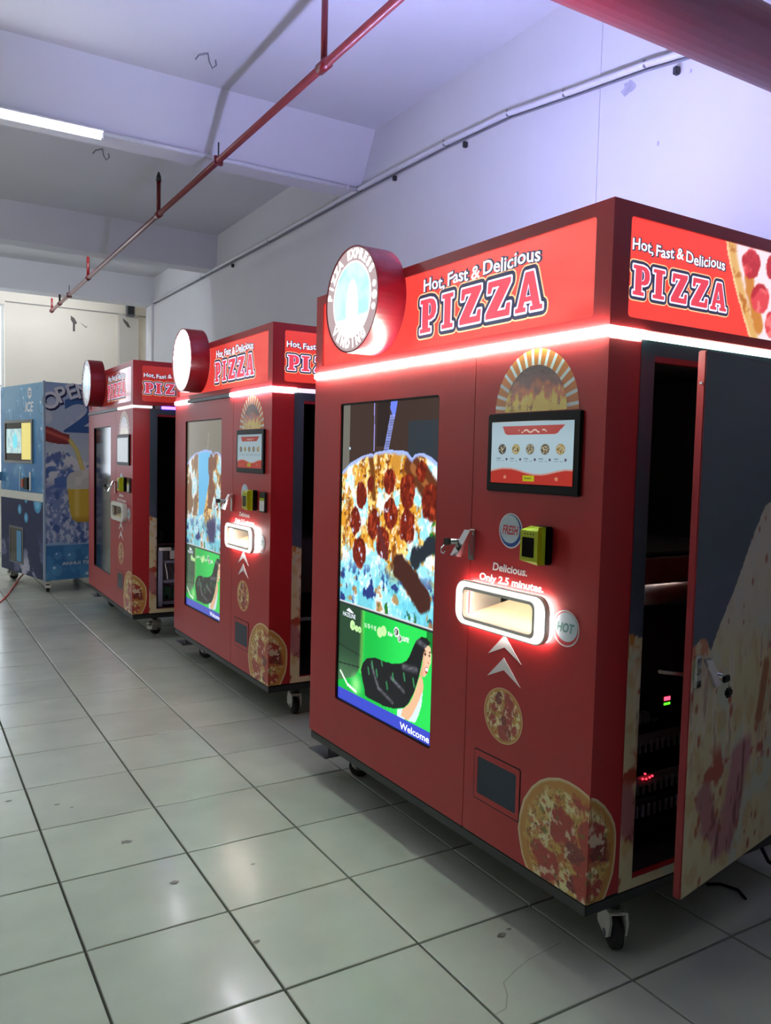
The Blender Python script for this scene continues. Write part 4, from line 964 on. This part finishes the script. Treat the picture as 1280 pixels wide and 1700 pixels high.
def paint_ice_up(A, B):
    t = (B - 1.04) / 1.16; n = fbm(A * 4, B * 4, 3)
    c = np.empty(A.shape + (3,)); c[:] = (62, 128, 186); c = mixc(c, (128, 178, 212), ss(.2, 1, t)); c = mixc(c, (150, 190, 216), ss(.5, .7, n) * .4)
    c = bubbles(c, A, B, 4, 26, -1.3, 0, 1.05, 2.2, .03, .1, (118, 186, 224)); return c
def paint_ice_low(A, B):
    n = fbm(A * 5, B * 9, 6); n2 = fbm(A * 3 + B * 2, B * 4 - A, 16)
    c = np.empty(A.shape + (3,)); c[:] = (24, 36, 82); c = mixc(c, (96, 100, 140), ss(.5, .62, n) * ss(.75, .3, B)); c = mixc(c, (190, 188, 206), ss(.62, .70, n2) * ss(.6, .2, B))
    for x, z, r in ((-.71, .84, .055), (-.52, .76, .055), (-.19, .94, .11), (-.52, .97, .05)):
        d = np.hypot((A - x), B - z) / r; c = mixc(c, (74, 160, 206), d < 1); c = mixc(c, (120, 196, 232), d < .6)
    return c
def paint_ice_side(A, B):
    n = fbm(A * 7, B * 6, 3); n2 = fbm(A * 15, B * 13, 9); n3 = fbm(A * 28, B * 22, 14)
    c = np.empty(A.shape + (3,)); c[:] = (150, 174, 216); c = mixc(c, (196, 206, 232), ss(.45, .65, n)); c = mixc(c, (98, 134, 196), ss(1.9, 2.2, B + (n - .5) * .3) * .8)
    c = mixc(c, (176, 200, 224), ss(1.75, 1.45, B))
    ml = 1.44 + .07 * np.sin(A * 9 + .5) + .10 * (vnoise(A * 9, A * 0 + 2, 4) - .5)
    mt = B < ml; k = np.empty(c.shape); k[:] = (44, 76, 158); k = mixc(k, (222, 228, 240), ss(.46, .56, n2 + .25 * ss(.16, .02, ml - B - .05) - .05)); k = mixc(k, (30, 52, 128), ss(.58, .68, n) * .9)
    k = mixc(k, (38, 66, 150), ss(1.22, 1.05, B) * .9); c = np.where(mt[..., None], k, c)
    ic = ss(1.12, 1.0, B + (n - .5) * .2); q = np.empty(c.shape); q[:] = (76, 102, 168); q = mixc(q, (176, 190, 222), ss(.5, .6, n3)); q = mixc(q, (32, 58, 130), ss(.56, .66, n2)); c = mixc(c, (0, 0, 0), 0 * B) * (1 - ic[..., None]) + q * ic[..., None]
    wt = B < .52 + .01 * np.sin(A * 14); q = np.empty(c.shape); q[:] = (34, 98, 170); q = mixc(q, (24, 76, 146), ss(.45, .6, n)); q = mixc(q, (110, 156, 206), np.abs(B - .515) < .012); q = bubbles(q, A, B, 12, 12, 0, .9, .14, .48, .03, .09, (66, 150, 208)); c = np.where(wt[..., None], q, c)
    bt = inpoly(A, B, [(-.05, 1.76), (.08, 1.73), (.19, 1.68), (.26, 1.665), (.27, 1.57), (.22, 1.56), (.10, 1.57), (-.05, 1.60)]); c = np.where(bt[..., None], mixc(mixc(np.broadcast_to(np.array((104., 22., 22.)), c.shape), (190, 54, 44), ss(.03, .0, np.abs(B - 1.70 + A * .35))), (58, 14, 16), ss(1.62, 1.57, B + A * .1)), c)
    be = np.minimum(segd(A, B, (.27, 1.60), (.34, 1.50)), segd(A, B, (.34, 1.50), (.415, 1.26))); c = mixc(c, (214, 186, 60), ss(.026, .018, be)); c = mixc(c, (246, 232, 150), ss(.008, .002, be))
    fo = inpoly(A, B, [(.235, 1.09), (.23, 1.2), (.26, 1.255), (.35, 1.29), (.5, 1.30), (.64, 1.28), (.69, 1.2), (.68, 1.09)]); c = np.where(fo[..., None], mixc(np.broadcast_to(np.array((206., 206., 200.)), c.shape), (236, 234, 226), ss(.45, .6, n)), c)
    gl = inpoly(A, B, [(.24, 1.09), (.265, .85), (.29, .77), (.34, .74), (.58, .74), (.63, .78), (.68, 1.09)]); c = np.where(gl[..., None], mixc(mixc(np.broadcast_to(np.array((206., 156., 28.)), c.shape), (236, 196, 70), ss(.05, .0, np.abs(A - .34))), (168, 116, 20), ss(.82, .75, B)), c)
    return c
colgrid(FR(-.0008), -IW + .012, -.012, 1.045, I1 - .004, 150, 130, paint_ice_up).build('upper_door', M_ice, IT)
colgrid(FR(-.0008), -IW + .012, -.012, I0 + .004, .95, 150, 100, paint_ice_low).build('lower_door', M_ice, IT)
colgrid(SD(-.0008), .012, ID - .01, I0 + .004, I1 - .004, 130, 280, lambda A, B: 255 * (paint_ice_side(A, B) / 255) ** .56).build('side_print', M_dec, IT)  # print colours lightened to make up for weak light on this side
MB().bbox(-.01, .01, .02, IW, .955, 1.04, .003).build('white_band', M_wpl, IT)
MB().bbox(-.012, .01, -.012, .012, I0, I1 + .01, .004).build('corner_trim', mat('pale_trim', (170, 190, 214), .4), IT)
s_ = prism(FR(-.012), FR(0), rrect(-1.165, -.305, 1.35, 1.82, .006, 2), [rrect(-1.125, -.345, 1.375, 1.79, .004, 2)]).build('screen_frame', mat('frame_grey', (96, 98, 92), .35), IT)
prism(FR(-.004), FR(0), rrect(-1.125, -.345, 1.375, 1.79, .004, 2)).build('glass', M_blkgl, s_)
def paint_ice_scr(A, B):
    n = fbm(A * 20, B * 20, 3); c = np.empty(A.shape + (3,)); c[:] = (176, 204, 200); c = mixc(c, (140, 176, 184), ss(.5, .6, n)); c = mixc(c, (96, 206, 220), ss(.09, .05, np.hypot(A + .83, (B - 1.59) * .8))); return c
colgrid(FR(-.0048), -1.10, -.64, 1.455, 1.725, 60, 40, paint_ice_scr).build('display', mat('ice_screen_glow', attr=True, attr_emit=.85, rough=.2), s_)
prism(FR(-.006), FR(-.003), rrect(-.63, -.345, 1.39, 1.785, .004, 2)).build('yellow_panel', mat('yellow_lit_panel', (206, 190, 96), .3, emit=(206, 190, 96), estr=.65), s_)
m = MB(); fit_text(m, FR(-.002), 'ICE', -.53, 1.905, .24, .10, .004, .2).build('ice_text', M_white, IT)
bd = poly2(FR(-.0016), [(circle(-.40, 2.10, .06), [])]).build('round_logo', M_white, IT)
poly2(FR(-.0024), [(circle(-.42, 2.10, .026), [circle(-.42, 2.10, .014)]), (circle(-.375, 2.10, .024), [circle(-.375, 2.10, .012)])]).build('logo_mark', mat('logo_blue', (96, 140, 180), .4), bd)
rc = prism(FR(-.006), FR(0), rrect(-1.03, -.60, .235, .645, .006, 2), [rrect(-1.01, -.62, .255, .625, .004, 2)]).build('dispensing_hatch', M_grey, IT)
prism(FR(-.002), FR(0), rrect(-1.01, -.62, .255, .625, .004, 2)).build('hatch_opening', M_blkgl, rc)
prism(FR(-.004), FR(-.001), rrect(-.80, -.66, .26, .60, .004, 2)).build('hatch_flap', mat('flap_cyan', (60, 150, 200), .3), rc)
MB().bbox(-.03, 0, .40, .52, 1.07, 1.20, .004).build('payment_slot', M_blk, IT); MB().bbox(-.034, -.005, .52, .58, 1.09, 1.18, .004).build('coin_slot', mat('orange_plastic', (196, 84, 40), .4), IT)
MB().bbox(-.012, 0, .36, .40, 1.06, 1.26, .003).build('instruction_label', M_white, IT); MB().bbox(-.008, 0, .68, .70, 1.05, 1.26, .002).build('panel_edge', M_paleb, IT)
MB().bbox(-.03, 0, 1.25, 1.29, 1.14, 1.24, .004).build('door_handle', M_chrome, IT)
# lettering on the ice machine's side
navy = mat('navy_vinyl', (34, 44, 92), .35); pal = mat('pale_vinyl', (238, 240, 248), .35)
sh_, fa = MB(), MB()
for ch, x, z, h, ro in (('O', .016, 1.895, .168, .50), ('P', .150, 1.985, .160, .42), ('E', .255, 2.03, .155, .34), ('N', .350, 2.05, .15, .28)):
    put_text(sh_, SD(-.0014), ch, x + .012, z - .016, h / .7, ro, offset=.010); put_text(fa, SD(-.0020), ch, x, z, h / .7, ro, offset=.004)
so = sh_.build('open_shadow', navy, IT); fa.build('open_letters', pal, so)
m = MB(); V, F, wd, x0 = text2('24', .52, .012, 1.0); m.add([SD(-.0014)(.20 + (a - x0) * 1.7, 1.70 + b * .98) for a, b in V if True], F); m.build('opening_hours_digits', mat('deep_blue_vinyl', (58, 104, 168), .35), IT)
m = MB(); fit_text(m, SD(-.0014), 'ANHUI TIN', .18, .285, .32, .034, .0008).build('company_lettering', M_white, IT)
for s_, u_, r_ in ((.07, .10, 1.2), (.10, IW - .12, .3), (ID - .1, .1, 2.0), (ID - .1, IW - .1, .9)): caster(IT, s_, u_, r_, I0 + .01)

# ------------------------------------------------------------------ small things on the floor
t = empty('orange_cable', (.83, 8.6, 0)); tag(t, 'thin orange cable lying on the floor before the blue ice machine', 'cable')
MB().tube([(-.6, -.9, .008), (-.2, -.35, .008), (0, 0, .008), (.11, .41, .008), (.26, 1.12, .008), (.36, 1.5, .03), (.44, 1.56, .10)], .008, 8).build('cord', mat('orange_rubber', (226, 96, 76), .5), t, True)
t = empty('black_cable', (2.62, 1.5, 0)); tag(t, 'black power cable on the dark floor below the open door', 'cable')
MB().tube([(-.19, .27, .006), (-.146, .248, .006), (-.124, .191, .006), (-.153, .141, .006)], .005, 6).build('cord_end', M_blk, t, True)
MB().tube([(.10, .31, .172), (.095, .27, .10), (.105, .23, .035), (.14, .16, .008), (.30, .05, .008), (.42, -.1, .008)], .007, 8).build('cord', M_blk, t, True)
for k, (x, y, r) in enumerate(FLOOR_STAINS):
    poly2(FLR, [(blob(x, y, r, 30 + k), [])]).build('stain', M_stain, fl)

CRK = [(1.35, 1.608), (1.391, 1.612), (1.431, 1.655), (1.455, 1.701), (1.519, 1.727), (1.596, 1.75), (1.737, 1.766)]
cm = MB()
for (x0, y0), (x1, y1) in zip(CRK, CRK[1:]):
    d_ = math.hypot(x1 - x0, y1 - y0); nx, ny = -(y1 - y0) / d_ * .0016, (x1 - x0) / d_ * .0016
    cm.add([(x0 - nx, y0 - ny, .0009), (x1 - nx, y1 - ny, .0009), (x1 + nx, y1 + ny, .0009), (x0 + nx, y0 + ny, .0009)], [(0, 1, 2, 3)])
cm.build('crack', M_crack, fl)
